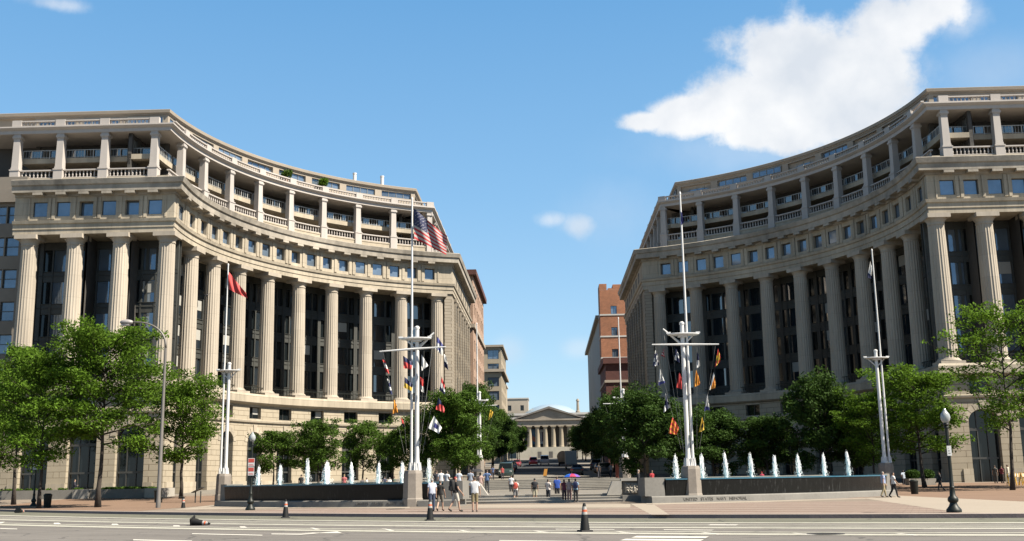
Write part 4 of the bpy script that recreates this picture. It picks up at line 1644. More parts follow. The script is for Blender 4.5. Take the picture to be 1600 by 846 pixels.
# ================================================================== masts and flags
def mast(px_base, y_w, top_z, label, thick_dx, thin_dx, gaff=True, yard=True, loc=None, yz=9.95, plat_z=10.6, thick_top=11.3, ped_h=2.25, sc=1.0, zbase=0.0):
    P0 = loc
    root = thing('ship_mast', label, 'mast', P0)
    pd_ = MB()
    pd_.lathe([(.70, -.1), (.70, .46), (.66, .54), (.62, ped_h - .2), (.56, ped_h - .02), (.50, ped_h)], 8, (0, 0, 0))
    o = pd_.build('pedestal', M['granite_pink'], root, rz=pi / 8)
    def pole(dx, r0, r1, zt, nm, flange=True):
        b = MB()
        prof = [(r0 * 1.8, ped_h), (r0 * 1.75, ped_h + .06), (r0 * 1.15, ped_h + .5), (r0, ped_h + .9)] if flange else [(r0, ped_h)]
        for i in range(1, 9):
            t = i / 8; prof.append((r0 + (r1 - r0) * t, ped_h + 1.0 + (zt - ped_h - 1.0) * t))
        prof += [(r1 * 1.25, zt), (r1 * 1.25, zt + .12), (r1 * .5, zt + .2)]
        b.lathe(prof, 14, (dx, 0, 0))
        for k in range(6):
            a = k * pi / 3
            if flange: b.obox((dx + r0 * 1.55 * cos(a), r0 * 1.55 * sin(a), ped_h), r0 * 1.1, .03, .5, a, 0, .3)
        return b.build(nm, M['mast'], root, smooth=True, angle=35)
    pole(thick_dx, .150, .135, thick_top, 'lower_mast')
    pole(thin_dx, .095, .055, top_z, 'topmast')
    pl = MB()
    n = 20
    prof = [(.90, plat_z), (1.0, plat_z + .05), (1.0, plat_z + .10), (.9, plat_z + .12)]
    b0 = len(pl.v)
    pl.lathe(prof, n, (thick_dx / 2, 0, 0))
    for i in range(b0, len(pl.v)):
        v = pl.v[i]; pl.v[i] = (v[0] * 1.05, v[1] * .55, v[2])
    for s_ in (-1, 1):
        pl.obox((s_ * .95 + thick_dx / 2, 0, plat_z + .12), .28, .1, .1)
        pl.tube([(thick_dx, 0, plat_z - .7), (thick_dx + s_ * .7, 0, plat_z)], .05, 6)
    pl.box(thick_dx - .28, thick_dx + .28, -.26, .26, plat_z - .12, plat_z)
    pl.build('crosstree_platform', M['mast'], root)
    if yard:
        yb = MB()
        yl = 2.15
        yb.tube([(-yl, -.35, yz - .12 * (1 if px_base < 800 else -.3)), (0, -.35, yz), (yl, -.35, yz + .10 * (1 if px_base < 800 else -.3))], [.04, .075, .04], 8)
        yb.build('yard', M['mast'], root, smooth=True, angle=40)
        if gaff:
            gb = MB(); s_ = 1 if px_base < 800 else -1
            gb.tube([(.25 * s_, .25, yz + .15), (s_ * 1.3, .45, yz + 1.15)], [.08, .05], 8)
            gb.build('gaff', M['mast'], root, smooth=True, angle=40)
        hb = MB()
        for x0, x1, z1 in ((-1.95, -.55, 3.3), (-.85, -.40, 3.3), (.75, .45, 3.3), (1.95, .6, 3.3)):
            hb.tube([(x0, -.35, yz), (x1, -.1, z1)], .006, 4)
        s_ = 1 if px_base < 800 else -1
        if gaff: hb.tube([(s_ * 1.3, .45, yz + 1.15), (.35 * s_, .1, 3.0)], .014, 4)
        hb.build('halyard', plain('grey_rope', (.28, .28, .27)), root)
    return root


mast(645, 68, 20.0, 'tall white ship mast flying the large national flag, left of the stairs', .24, -.10, loc=(-8.62, 68, 0))
mast(1080, 68.5, 20.05, 'tall white ship mast right of the stairs in front of the right pool', -.12, .17, loc=(8.98, 68.5, 0))
mast(345, 91, 20.4, 'white flagpole with a red flag at the left end of the left pool', .12, -.30, False, False, loc=(-27.75, 91, .2), plat_z=11.0, thick_top=11.6)
mast(1390, 91, 20.4, 'white flagpole with a pale flag at the right end of the right pool', -.05, .35, False, False, loc=(28.2, 91, .2), plat_z=11.0, thick_top=11.6)
mast(747, 118, 17.4, 'farther white mast with a bare yard beside the left row of trees', .15, -.1, False, True, loc=(-7.75, 119, 1.55), yz=8.1, plat_z=8.7, thick_top=9.6)
mast(972, 118, 17.7, 'farther white mast with a bare yard in front of the dark red building', .15, -.1, False, True, loc=(8.35, 119, 1.55), yz=8.1, plat_z=8.7, thick_top=9.6)

FC = dict(R=plain('flag_red', (.62, .055, .05), .7, var=.05), W=plain('flag_white', (.82, .82, .80), .7, var=.04), N=plain('flag_navy', (.012, .018, .085), .7, var=.05),
          O=plain('flag_orange', (.80, .33, .03), .7, var=.05), Y=plain('flag_yellow', (.80, .52, .05), .7, var=.05), K=plain('flag_black', (.02, .02, .025), .7, var=.05),
          B=plain('flag_blue', (.06, .07, .28), .7, var=.05), S=plain('flag_crimson', (.46, .010, .014), .7, var=.05))
FKEYS = list(FC)


def flag(quad, Y, pattern, label, nu=18, nv=14, wave=.10, name='signal_flag', cat='flag', group='signal flags on the mast halyards', seed=0, phase=None):
    """quad: image points hoist-top, fly-top, fly-bottom, hoist-bottom"""
    r = random.Random(seed + len(label))
    q = [at(x, y, Y) for x, y in quad]
    c = sum(q, Vector()) / 4
    mb = MB()
    ph = r.uniform(0, 6) if phase is None else phase
    L = (q[1] - q[0]).length
    for i in range(nu + 1):
        u = i / nu
        for j in range(nv + 1):
            v = j / nv
            p = q[0].lerp(q[1], u).lerp(q[3].lerp(q[2], u), v)
            wv = wave * (sin(7.5 * u + 2.5 * v + ph) * u ** .6 + .5 * sin(13 * u - 4 * v + ph))
            mb.v.append((p.x - c.x, p.y - c.y - wv, p.z - c.z + wave * .25 * sin(6 * u + ph) * u))
    for i in range(nu):
        for j in range(nv):
            a = i * (nv + 1) + j
            mb.face((a, a + nv + 1, a + nv + 2, a + 1), FKEYS.index(pattern((i + .5) / nu, (j + .5) / nv)))
    o = mb.build(name, [FC[k] for k in FKEYS], None, c, smooth=True)
    return tag(o, label, cat, group)


def usflag(u, v):
    if u < .41 and v < 7 / 13:
        gi = int(u / .41 * 11); gj = int(v / (7 / 13) * 9)
        fu = u / .41 * 11 - gi; fv = v / (7 / 13) * 9 - gj
        if (gi + gj) % 2 == 0 and abs(fu - .5) < .15 and abs(fv - .5) < .16 and 0 < gi < 11: return 'W'
        return 'N'
    return 'S' if int(v * 13) % 2 == 0 else 'P'


FC['P'] = plain('flag_cream', (.46, .44, .43), .7, var=.04); FKEYS.append('P')
flag([(646.5, 326), (699, 370), (697, 398), (647, 373)], 67.75, usflag, 'large striped national flag with a starry blue canton, blowing from the left mast', 100, 52, .16, 'national_flag', 'flag', 'national flags', phase=.4)
def half_v(a, b, f=.5): return lambda u, v: a if v < f else b
def half_u(a, b, f=.5): return lambda u, v: a if u < f else b
YL, YR = 67.55, 68.05
flag([(683, 526), (694, 541), (691, 556), (680, 545)], 68.5, lambda u, v: 'B' if v < .45 - .2 * u else ('W' if (u - .5) ** 2 + (v - .72) ** 2 > .03 else 'B'), 'blue and white flag at the top right, at the gaff of the left mast')
flag([(693, 553), (697, 556), (701, 579), (695, 574)], YL, half_v('W', 'N', .6), 'small white flag with a navy tip, just right of the left mast top yard')
flag([(597.5, 562), (602, 564), (608, 584), (603, 582)], YL, lambda u, v: 'R' if v > .66 or v < .2 else 'W', 'narrow red and white flag hanging at the left end of the left yard')
flag([(605, 592), (608, 594), (613, 617), (609, 616)], YL, lambda u, v: 'W' if int(v * 4) % 2 == 0 else 'N', 'narrow white and navy barred flag below the red and white one on the left')
flag([(629.5, 556), (645, 567), (643, 577), (631, 576)], YL, half_v('N', 'R', .45), 'navy over red flag close to the left mast, upper row')
flag([(658.5, 554), (669, 571), (665, 575), (659, 580)], YL, lambda u, v: 'W', 'plain white pennant right beside the left mast')
flag([(632, 589), (645, 601), (643, 611), (631, 606)], YL, half_v('N', 'Y', .5), 'navy over yellow flag left of the left mast, second row')
flag([(657, 589), (661, 593), (663, 615), (657.5, 611)], YL, half_v('R', 'W', .55), 'red over white flag in the second row, right of the left mast')
flag([(690, 588), (696, 606), (695, 616), (686.5, 610)], YL, lambda u, v: 'R' if v < .35 else ('W' if v < .7 else 'N'), 'red white and navy flag at the right end of the left yard')
flag([(615, 622), (620, 634), (622, 644), (614, 647)], YL, lambda u, v: 'O', 'single orange pennant low on the left halyard of the left mast')
flag([(685, 620), (695, 639), (694, 645), (681, 640)], YL, lambda u, v: 'N' if u + v < .75 else 'R', 'dark red and navy flag above the white flag with a blue square')
flag([(626, 652), (630, 657), (634, 670), (629, 667)], YL, half_v('R', 'K', .6), 'small red and black flag lowest on the left halyard of the left mast')
flag([(678, 650), (690, 668), (686, 678), (669, 669)], YL, lambda u, v: 'B' if abs(u - .52) < .2 and abs(v - .5) < .24 else 'W', 'white flag with a blue square in its middle, lowest on the left mast')
flag([(1041, 538), (1036, 549), (1040, 559), (1033, 556)], 68.9, lambda u, v: 'S' if int(v * 9) % 2 == 0 else 'W', 'small striped national flag hanging limp from the right mast gaff', group='national flags', name='national_flag')
flag([(1024, 547), (1028, 556), (1030, 571), (1020, 573)], YR, lambda u, v: 'W' if (int(u * 3) + int(v * 4)) % 2 == 0 else 'N', 'navy and white checkered flag at the left end of the right yard')
flag([(1031, 576), (1034, 584), (1039, 598), (1029, 603)], YR, lambda u, v: 'W' if v < .78 else 'B', 'white flag with a blue foot below the checkered flag')
flag([(1040, 614), (1043, 624), (1047, 637), (1037, 645)], YR, lambda u, v: 'N' if abs(u - .5) < .16 or abs(v - .5) < .13 else 'W', 'white flag with a dark cross, third down on the right mast')
flag([(1051, 652), (1061, 669), (1057, 680), (1044.5, 677)], YR, lambda u, v: 'R' if int(v * 6 + .4 * sin(6 * u)) % 2 == 0 else 'O', 'orange and red striped flag, lowest left of the right mast')
flag([(1056, 545), (1060, 552), (1062, 567), (1054, 562)], YR, lambda u, v: 'W' if (u > .4) != (v > .6) else 'N', 'small white and navy flag directly left of the right mast')
flag([(1061, 582), (1065, 590), (1065, 608), (1057, 606)], YR, lambda u, v: 'R', 'plain red flag directly left of the right mast')
flag([(1089, 549), (1092, 556), (1094, 572), (1088, 576)], YR, half_v('N', 'W', .5), 'navy and white flag above the plain orange one on the right mast')
flag([(1088, 578), (1094, 597), (1093, 602), (1084.5, 605)], YR, lambda u, v: 'O', 'plain orange pennant in the middle right of the right mast')
flag([(1122, 545), (1126, 558), (1125, 566), (1117, 574)], YR, lambda u, v: 'R' if abs(u - .45) > .18 and abs(v - .5) > .14 else 'Y', 'red flag with a yellow cross at the right end of the right yard')
flag([(1115, 582), (1118, 598), (1117, 606), (1108.5, 610)], YR, lambda u, v: 'W' if u < .4 - .2 * v else 'O', 'white and orange flag below the red and yellow cross')
flag([(1105, 616), (1107, 626), (1108, 640), (1100.5, 643)], YR, lambda u, v: 'W' if v < .7 else 'B', 'white and blue flag low on the right halyard of the right mast')
flag([(1097, 652), (1100, 662), (1101, 672), (1092, 676)], YR, lambda u, v: 'Y' if (u - .5) ** 2 + (v - .5) ** 2 > .05 else 'K', 'yellow flag with a dark spot, lowest right of the right mast')
flag([(357.5, 425), (384, 458), (386.5, 467), (357, 452)], 90.9, lambda u, v: 'R', 'red flag blowing from the pole at the left end of the left pool', 24, 14, .14, group='service flags on the outer poles')
flag([(1360, 408), (1363, 420), (1362, 436), (1355, 434)], 90.9, lambda u, v: 'W' if v < .7 else 'N', 'pale white flag hanging limp near the top of the right outer pole', group='service flags on the outer poles')
flag([(1063, 330), (1066, 334), (1068, 349), (1064, 352)], 68.4, lambda u, v: 'B', 'dark blue flag hanging limp near the top of the right mast', group='service flags on the outer poles')
flag([(766, 640), (772, 645), (768, 652), (762, 658)], 118.6, lambda u, v: 'Y', 'small yellow flag beside the far left mast, above the trees', group='signal flags on the far masts')

# ================================================================== trees
def leaf_mesh(name, clumps, per, size, material, seed, nz=.45):
    """clumps [(x,y,z,r,flat)]; small leaf sprays scattered through each clump"""
    r = np.random.default_rng(seed)
    cl = np.array(clumps)
    w = cl[:, 3] ** 2.2; w = w / w.sum()
    tot = per
    idx = r.choice(len(cl), tot, p=w)
    d = r.normal(size=(tot, 3)); d /= np.linalg.norm(d, axis=1)[:, None]
    rad_ = cl[idx, 3] * (r.random(tot) ** .42)
    c = cl[idx, :3] + d * rad_[:, None] * np.stack([np.ones(tot), np.ones(tot), cl[idx, 4]], 1)
    n = r.normal(size=(tot, 3)); n[:, 2] = np.abs(n[:, 2]) + nz; n /= np.linalg.norm(n, axis=1)[:, None]
    t = np.cross(n, r.normal(size=(tot, 3))); t /= np.linalg.norm(t, axis=1)[:, None]
    b = np.cross(n, t)
    s = size * r.uniform(.6, 1.35, tot)
    L = s[:, None] * t; W = (s * r.uniform(.28, .5, tot))[:, None] * b
    droop = np.zeros((tot, 3)); droop[:, 2] = -s * .18
    v = np.empty((tot, 4, 3))
    v[:, 0] = c - L * .8; v[:, 1] = c + W - L * .05; v[:, 2] = c + L + droop; v[:, 3] = c - W - L * .05
    me = bpy.data.meshes.new(name)
    me.vertices.add(tot * 4); me.vertices.foreach_set('co', v.reshape(-1))
    me.loops.add(tot * 4); me.loops.foreach_set('vertex_index', np.arange(tot * 4, dtype=np.int32))
    me.polygons.add(tot); me.polygons.foreach_set('loop_start', np.arange(0, tot * 4, 4, dtype=np.int32))
    try: me.polygons.foreach_set('loop_total', np.full(tot, 4, dtype=np.int32))
    except Exception: pass
    me.materials.append(material)
    me.update(calc_edges=True); me.validate()
    return me


def tree_proto(seed, H, cb, radius, nl, leaves, lsize, lmat, trunk_r=.17, flat=.5, shape='round', clr=.85, fork=False):
    r = random.Random(seed)
    tb = MB()
    top = H * .88
    pts = []; x = y = 0
    for i in range(9):
        t = i / 8
        pts.append((x, y, top * t)); x += r.uniform(-.10, .10); y += r.uniform(-.10, .10)
    rs = [trunk_r * (1.35 if i == 0 else 1) * (1 - .9 * (i / 8) ** .8) + .012 for i in range(9)]
    tb.tube(pts, rs, 9)
    clumps = []
    ga = r.uniform(0, 6)
    for i in range(nl):
        t = cb + (.93 - cb) * ((i + .5) / nl) ** .9
        k = min(7, int(t / .88 * 8)); f = t / .88 * 8 - k
        k = min(k, 7)
        o = Vector(pts[k]).lerp(Vector(pts[k + 1]), min(1, f))
        ga += 2.4 + r.uniform(-.4, .4)
        u = (t - cb) / (1 - cb)
        if shape == 'round': pr = math.sqrt(max(.05, 1 - (2 * u - .85) ** 2 * .75))
        elif shape == 'cone': pr = (1.02 - u) ** .7
        else: pr = .55 + .45 * sin(pi * min(1, u * 1.1))
        ln = radius * pr * r.uniform(.72, 1.12)
        up = r.uniform(.12, .42) + .35 * u
        d = Vector((cos(ga), sin(ga), up)).normalized()
        p1 = o + d * ln * .5 + Vector((0, 0, .1)); p2 = o + d * ln + Vector((r.uniform(-.3, .3), r.uniform(-.3, .3), r.uniform(-.1, .3)))
        tb.tube([o, p1, p2], [max(.02, trunk_r * .42 * (1 - u * .6)), .035, .012], 5)
        for q in (.42, .62, .80, 1.0):
            if ln * q < .5: continue
            pc = o.lerp(p2, q) + Vector((r.gauss(0, .25), r.gauss(0, .25), r.gauss(0.12, .22)))
            rc = clr * r.uniform(.55, 1.15) * (1.0 if q < .9 else .85)
            clumps.append((pc.x, pc.y, pc.z, rc, flat * r.uniform(.8, 1.25)))
            if r.random() < .6:
                sdv = d.cross(Vector((0, 0, 1))) * r.choice((-1, 1)) * r.uniform(.5, 1.2)
                ps = pc + sdv
                clumps.append((ps.x, ps.y, ps.z, rc * .8, flat))
                tb.tube([o.lerp(p2, q * .8), ps], [.02, .008], 4)
    tp = pts[-1]
    for k in range(3):
        clumps.append((tp[0] + r.gauss(0, .3), tp[1] + r.gauss(0, .3), top + .5 + r.uniform(-.6, .5), clr * .7, .8))
    tm = tb.mesh('trunk', M['bark'], smooth=True)
    cm_ = leaf_mesh('crown', clumps, leaves, lsize, lmat, seed)
    return tm, cm_, H


TP = {
    's0': tree_proto(11, 13.3, .33, 5.0, 40, 23000, .155, M['leaf_a'], .19, .50, 'round', 1.25),
    's1': tree_proto(12, 11.5, .26, 4.4, 34, 16000, .155, M['leaf_a'], .15, .52, 'open', 1.2),
    's2': tree_proto(13, 14.0, .30, 4.8, 36, 14500, .155, M['leaf_a'], .17, .50, 'cone', 1.3),
    's3': tree_proto(14, 9.2, .28, 3.9, 30, 14500, .15, M['leaf_a'], .15, .50, 'round', 1.15),
    's4': tree_proto(15, 14.0, .30, 5.2, 30, 9000, .16, M['leaf_a'], .16, .40, 'open', 1.2),
    'p0': tree_proto(21, 7.2, .30, 3.0, 20, 10500, .15, M['leaf_b'], .14, .7, 'round', .85),
    'p1': tree_proto(22, 8.6, .28, 3.5, 20, 19000, .16, M['leaf_b'], .16, .75, 'round', .95),
    'p2': tree_proto(23, 6.0, .34, 2.6, 14, 8000, .14, M['leaf_b'], .11, .6, 'open', .75),
    'd0': tree_proto(31, 8.8, .24, 3.7, 22, 17000, .18, M['leaf_c'], .17, .85, 'round', 1.05),
    'd1': tree_proto(32, 9.6, .24, 3.5, 22, 17000, .18, M['leaf_c'], .17, .85, 'open', 1.05),
}


def tree(kind, x, y, label, h=None, w=None, rz=0, name='street_tree', group='street trees', zb=None):
    tm, cm_, H = TP[kind]
    z = gz(x, y) if zb is None else zb
    root = thing(name, label, 'tree', (x, y, z - .05), rz, group)
    s = (h / H) if h else 1
    root.scale = (w or s, w or s, s)
    for me, nm in ((tm, 'trunk'), (cm_, 'crown')):
        o = bpy.data.objects.new(nm, me); C.objects.link(o); o.parent = root
    return root


tree('s0', -34.3, 81, 'large leafy tree in front of the left colonnade, left of the tall street lamp', 13.9, 1.02, .3)
tree('s1', -38.6, 80.5, 'slim tree at the far left kerb, second trunk from the left', 11.6, .95, 1.0)
tree('s2', -45.6, 90.5, 'leftmost tree, at the left edge of the photo', 14.2, .95, 2.0)
tree('s3', -33.8, 98, 'bright green tree just right of the tall street lamp, over the bench', 10.6, 1.12, 2.6)
tree('s1', -51.5, 99, 'tree standing behind the leftmost tree, by the grey planter wall', 12, 1.0, 4.0)
tree('s4', 37.2, 88, 'tall airy tree at the right edge in front of the right front columns', 15.0, 1.02, .9)
tree('s3', 33.0, 96, 'spreading tree left of the right hand globe lamp', 10.0, 1.2, .2)
tree('s2', 43.5, 93, 'tree cut off by the right edge of the photo', 13.6, .95, 1.8)
tree('s1', 29.0, 97, 'small tree just right of the right outer flagpole', 8.2, .8, 3.0)
G = 'plaza trees behind the fountain pools'
for i, (k, x, y, h, w_, lab) in enumerate((
        ('p2', -27.0, 104, 5.7, 1.0, 'small pale tree behind the left pool, left of its third jet'),
        ('p0', -22.6, 105, 6.6, .92, 'dense round tree behind the third and fourth jets of the left pool'),
        ('p2', -24.8, 110, 5.6, .8, 'thin tree with a leaning trunk behind the left pool'),
        ('p0', -19.0, 109, 6.6, .82, 'dark narrow tree behind the middle of the left pool'),
        ('p2', -15.6, 106, 5.6, .9, 'low tree behind the sixth jet of the left pool'),
        ('p0', -12.6, 104, 6.8, .9, 'leafy tree behind the left mast'),
        ('p1', -8.9, 101, 8.6, 1.0, 'full round tree right of the left mast, with a forked trunk'),
        ('p1', -9.5, 112, 8.4, .9, 'tree between the left mast tree and the street row'),
        ('d0', 9.0, 101, 8.4, 1.0, 'dark dense tree left of the right mast'),
        ('d0', 12.6, 104, 7.2, .95, 'dark tree directly behind the right mast'),
        ('d0', 16.2, 106, 7.0, 1.0, 'dark tree behind the second and third jets of the right pool'),
        ('d1', 21.3, 105, 6.6, .95, 'round tree behind the fourth and fifth jets of the right pool'),
        ('d0', 25.3, 101, 9.6, .92, 'tallest tree behind the right pool'),
        ('d1', 28.8, 103, 7.0, .95, 'tree behind the right end of the right pool'))):
    tree(k, x, y, lab, h, w_, i * 1.7, 'plaza_tree', G, zb=max(gz(x, y), .5))
for side in (-1, 1):
    for i, y in enumerate((124, 133, 143, 154, 166, 180, 196, 214, 236, 262, 292, 330, 372)):
        x = side * (10.2 if side > 0 else 9.9) + (.3 if i % 2 else -.2)
        if i < 2: x = side * 9.3
        k = ('d0', 'd1')[i % 2] if side > 0 else ('p1', 'd1')[i % 2]
        tree(k, x, y, f'{ordn[i] if i < 12 else "thirteenth"} tree back along the {"left" if side < 0 else "right"} side of the street', 9.4 + (i * 37 % 5) * .22, 1.0 if side > 0 else .92, i * 2.1 + side, 'avenue_tree', 'trees lining the street behind the plaza')
tree('d1', -11.8, 172, 'taller tree rising above the left row of street trees, before the salmon brick block', 14.0, 1.0, 1.0, 'avenue_tree', 'trees lining the street behind the plaza')

# ================================================================== vehicles
def car_meshes(kind):
    """body, windows, wheel meshes; car faces -y (front), length along y"""
    if kind == 'sedan':
        L, Wd, H = 4.6, 1.78, 1.45
        st = [(-2.3, .62, .35, .62, .62, .5), (-2.2, .80, .22, .72, .72, .7), (-1.2, .88, .2, .88, .88, .8), (-.95, .89, .2, .92, .95, .72), (-.25, .89, .2, .93, 1.42, .62), (.7, .89, .2, .94, 1.45, .62), (1.4, .88, .2, .95, 1.05, .70), (2.1, .86, .22, .92, .95, .76), (2.3, .74, .38, .8, .8, .66)]
    elif kind == 'suv':
        L, Wd, H = 4.8, 1.9, 1.8
        st = [(-2.4, .7, .4, .8, .8, .6), (-2.3, .86, .28, .95, .95, .78), (-1.25, .94, .26, 1.08, 1.10, .86), (-1.05, .95, .26, 1.1, 1.16, .80), (-.45, .95, .26, 1.1, 1.74, .70), (.8, .95, .26, 1.12, 1.8, .72), (1.9, .94, .26, 1.12, 1.76, .70), (2.3, .92, .28, 1.1, 1.2, .80), (2.4, .84, .42, .95, .95, .74)]
    else:
        L, Wd, H = 5.2, 2.0, 2.1
        st = [(-2.6, .75, .4, .9, .9, .7), (-2.5, .92, .3, 1.05, 1.05, .85), (-1.9, .98, .28, 1.15, 1.2, .88), (-1.25, .99, .28, 1.18, 2.0, .84), (.6, .99, .28, 1.18, 2.1, .86), (2.45, .99, .28, 1.18, 2.06, .86), (2.58, .96, .3, 1.15, 1.9, .84)]
    b = MB(); n = len(st)
    for (y, hw, zb, zbelt, zr, rw) in st:
        b.v += [(-hw * .93, y, zb), (-hw, y, (zb + zbelt) / 2), (-hw * .985, y, zbelt), (-rw, y, zr), (rw, y, zr), (hw * .985, y, zbelt), (hw, y, (zb + zbelt) / 2), (hw * .93, y, zb)]
    for i in range(n - 1):
        for j in range(8):
            a = i * 8 + j; a2 = i * 8 + (j + 1) % 8
            b.face((a, a2, a2 + 8, a + 8))
    b.face(list(range(8))[::-1]); b.face([(n - 1) * 8 + j for j in range(8)])
    wn = MB()
    def lerp3(p, q, t): return tuple(p[k] + (q[k] - p[k]) * t for k in range(3))
    for i in range(n - 1):
        y0, hw0, _, zb0, zr0, rw0 = st[i]; y1, hw1, _, zb1, zr1, rw1 = st[i + 1]
        if zr0 - zb0 < .25 and zr1 - zb1 < .25: continue
        for s_ in (-1, 1):
            B0 = (s_ * (hw0 * .985 + .012), y0, zb0); T0 = (s_ * (rw0 + .012), y0, zr0); B1 = (s_ * (hw1 * .985 + .012), y1, zb1); T1 = (s_ * (rw1 + .012), y1, zr1)
            if zr0 - zb0 > .25 and zr1 - zb1 > .25:
                q = [lerp3(lerp3(B0, T0, .08), lerp3(B1, T1, .08), .05), lerp3(lerp3(B0, T0, .08), lerp3(B1, T1, .08), .95), lerp3(lerp3(B0, T0, .82), lerp3(B1, T1, .82), .95), lerp3(lerp3(B0, T0, .82), lerp3(B1, T1, .82), .05)]
            else:
                q = [lerp3(B0, B1, .25), lerp3(B0, B1, .97), lerp3(B1, T1, .8)] if zr1 - zb1 > .25 else [lerp3(B0, B1, .03), lerp3(B0, B1, .75), lerp3(B0, T0, .8)]
            wn.poly(q if s_ > 0 else q[::-1])
        # windscreen / rear window
        if (zr0 - zb0 < .25) != (zr1 - zb1 < .25):
            A = [(-rw0 * .94, y0, zr0 + .012), (rw0 * .94, y0, zr0 + .012), (rw1 * .94, y1, zr1 + .012), (-rw1 * .94, y1, zr1 + .012)]
            m0 = [lerp3(A[0], A[3], .08), lerp3(A[1], A[2], .08), lerp3(A[1], A[2], .92), lerp3(A[0], A[3], .92)]
            off = -.012 if zr1 > zr0 else .012
            wn.poly([(p[0], p[1] + off, p[2] + .01) for p in m0])
    wh = MB()
    for k in range(1): pass
    ty = MB(); nseg = 18
    prof = [(.20, -.10), (.31, -.11), (.335, -.07), (.335, .07), (.31, .11), (.20, .10)]
    ty.lathe([(r_, z_) for r_, z_ in prof], nseg)
    ty.v = [(z_, x_, y_ ) for x_, y_, z_ in ty.v]
    rm = MB(); rm.lathe([(.02, -.085), (.20, -.10), (.20, .10), (.02, .085)], nseg); rm.v = [(z_, x_, y_) for x_, y_, z_ in rm.v]
    hl = MB(); y0 = st[1][0]; hl.box(-.16, .16, -.06, .03, -.08, .08)
    return dict(body=b, win=wn, tyre=ty.mesh('tyre', M['rubber'], smooth=True, angle=40), rim=rm.mesh('rim', M['steel'], smooth=True, angle=40),
                light=hl.mesh('headlight', M['white']), tail=hl.mesh('taillight', plain('taillight_red', (.45, .03, .02), .3)), st=st, wb=L * .29, hw=st[2][1], L=L)


CM = {k: car_meshes(k) for k in ('sedan', 'suv', 'van')}


def car(kind, x, y, col, label, rz=0.0, cname=None):
    c = CM[kind]
    nm = f'paint_{cname}'
    m = M.get(nm) or mat(nm, col, .3, .03, 1, spec=.6)
    M[nm] = m
    root = thing('parked_car', label, 'car', (x, y, gz(x, y) + .02), rz, 'cars along the street behind the plaza')
    root.rotation_euler = (0.03, 0, rz) if abs(rz) < 1 else (-.03, 0, rz)
    key = f'body_{kind}_{cname}'
    c['body'].build('body', m, root, smooth=True, angle=40)
    if 'winme' not in c: c['winme'] = c['win'].mesh('window', M['glass'])
    o = bpy.data.objects.new('window', c['winme']); C.objects.link(o); o.parent = root
    for sx in (-1, 1):
        for sy in (-1, 1):
            w_ = bpy.data.objects.new('wheel', c['tyre']); C.objects.link(w_); w_.parent = root; w_.location = (sx * (c['hw'] - .1), sy * c['wb'], .335)
            r_ = bpy.data.objects.new('rim', c['rim']); C.objects.link(r_); r_.parent = w_
        z = c['st'][1][3] - .12
        o = bpy.data.objects.new('headlight', c['light']); C.objects.link(o); o.parent = root; o.location = (sx * (c['st'][1][1] - .2), c['st'][1][0] - .03, z)
        o = bpy.data.objects.new('taillight', c['tail']); C.objects.link(o); o.parent = root; o.location = (sx * (c['st'][-2][1] - .12), c['st'][-1][0] - .02, c['st'][-2][3] - .12)
    return root


car('van', -5.9, 148, (.04, .065, .06), 'dark green van parked first on the left side of the street', 0, 'green')
car('sedan', -6.3, 161, (.55, .56, .56), 'silver car parked behind the dark green van', 0, 'silver')
car('suv', -6.5, 177, (.04, .045, .05), 'black off-roader third along the left side of the street', 0, 'black')
car('sedan', -6.7, 196, (.16, .17, .18), 'dark grey car fourth along the left side of the street', 0, 'grey')
car('sedan', -6.6, 222, (.30, .05, .06), 'dull maroon car near the top of the left parked row', 0, 'maroon')
car('suv', -3.4, 236, (.55, .03, .03), 'bright red car driving at the crest of the street', 0, 'red')
car('van', -.9, 240, (.75, .75, .74), 'white van coming over the crest of the street', 0, 'white')
car('sedan', 4.0, 156, (.035, .035, .04), 'dark car with red tail lights behind the grey truck', pi, 'darkcar')
car('suv', 7.7, 150, (.05, .05, .055), 'black car parked first on the right side of the street', pi, 'black2')
car('sedan', 7.9, 166, (.22, .23, .24), 'grey car parked behind the black one on the right', pi, 'grey2')
car('suv', 8.0, 183, (.10, .11, .13), 'dark blue car third along the right side of the street', pi, 'navy')
# box truck seen from behind
tr = thing('box_truck', 'grey box truck seen from behind on the right lane of the street', 'truck', (3.9, 190, gz(3.9, 190) + .02), 0)
b = MB(); b.box(-1.2, 1.2, -3.2, 2.2, .95, 3.75); b.build('cargo_box', plain('truck_grey', (.55, .55, .52), .6), tr)
b = MB(); b.box(-1.1, 1.1, 2.3, 3.9, .6, 2.6); b.obox((0, 2.9, 2.6), 2.0, 1.0, .3, 0, 0, .8); b.build('cab', plain('truck_grey', (.4, .4, .4)), tr)
b = MB(); b.box(-1.1, 1.1, -3.26, -3.21, 1.1, 3.5); b.box(-.03, .03, -3.3, -3.26, 1.1, 3.5); b.build('rear_door', plain('truck_door', (.50, .51, .49), .6), tr)
b = MB(); b.box(-1.2, 1.2, -3.3, -3.1, .55, .75); b.build('bumper', M['steel'], tr)
for sx in (-1, 1):
    for sy in (-2.0, 2.9):
        w_ = bpy.data.objects.new('wheel', CM['van']['tyre']); C.objects.link(w_); w_.parent = tr; w_.location = (sx * 1.0, sy, .42); w_.scale = (1.3, 1.3, 1.3)
    o = bpy.data.objects.new('taillight', CM['van']['tail']); C.objects.link(o); o.parent = tr; o.location = (sx * .95, -3.3, .9)
tr.scale = (.85, .85, .85)
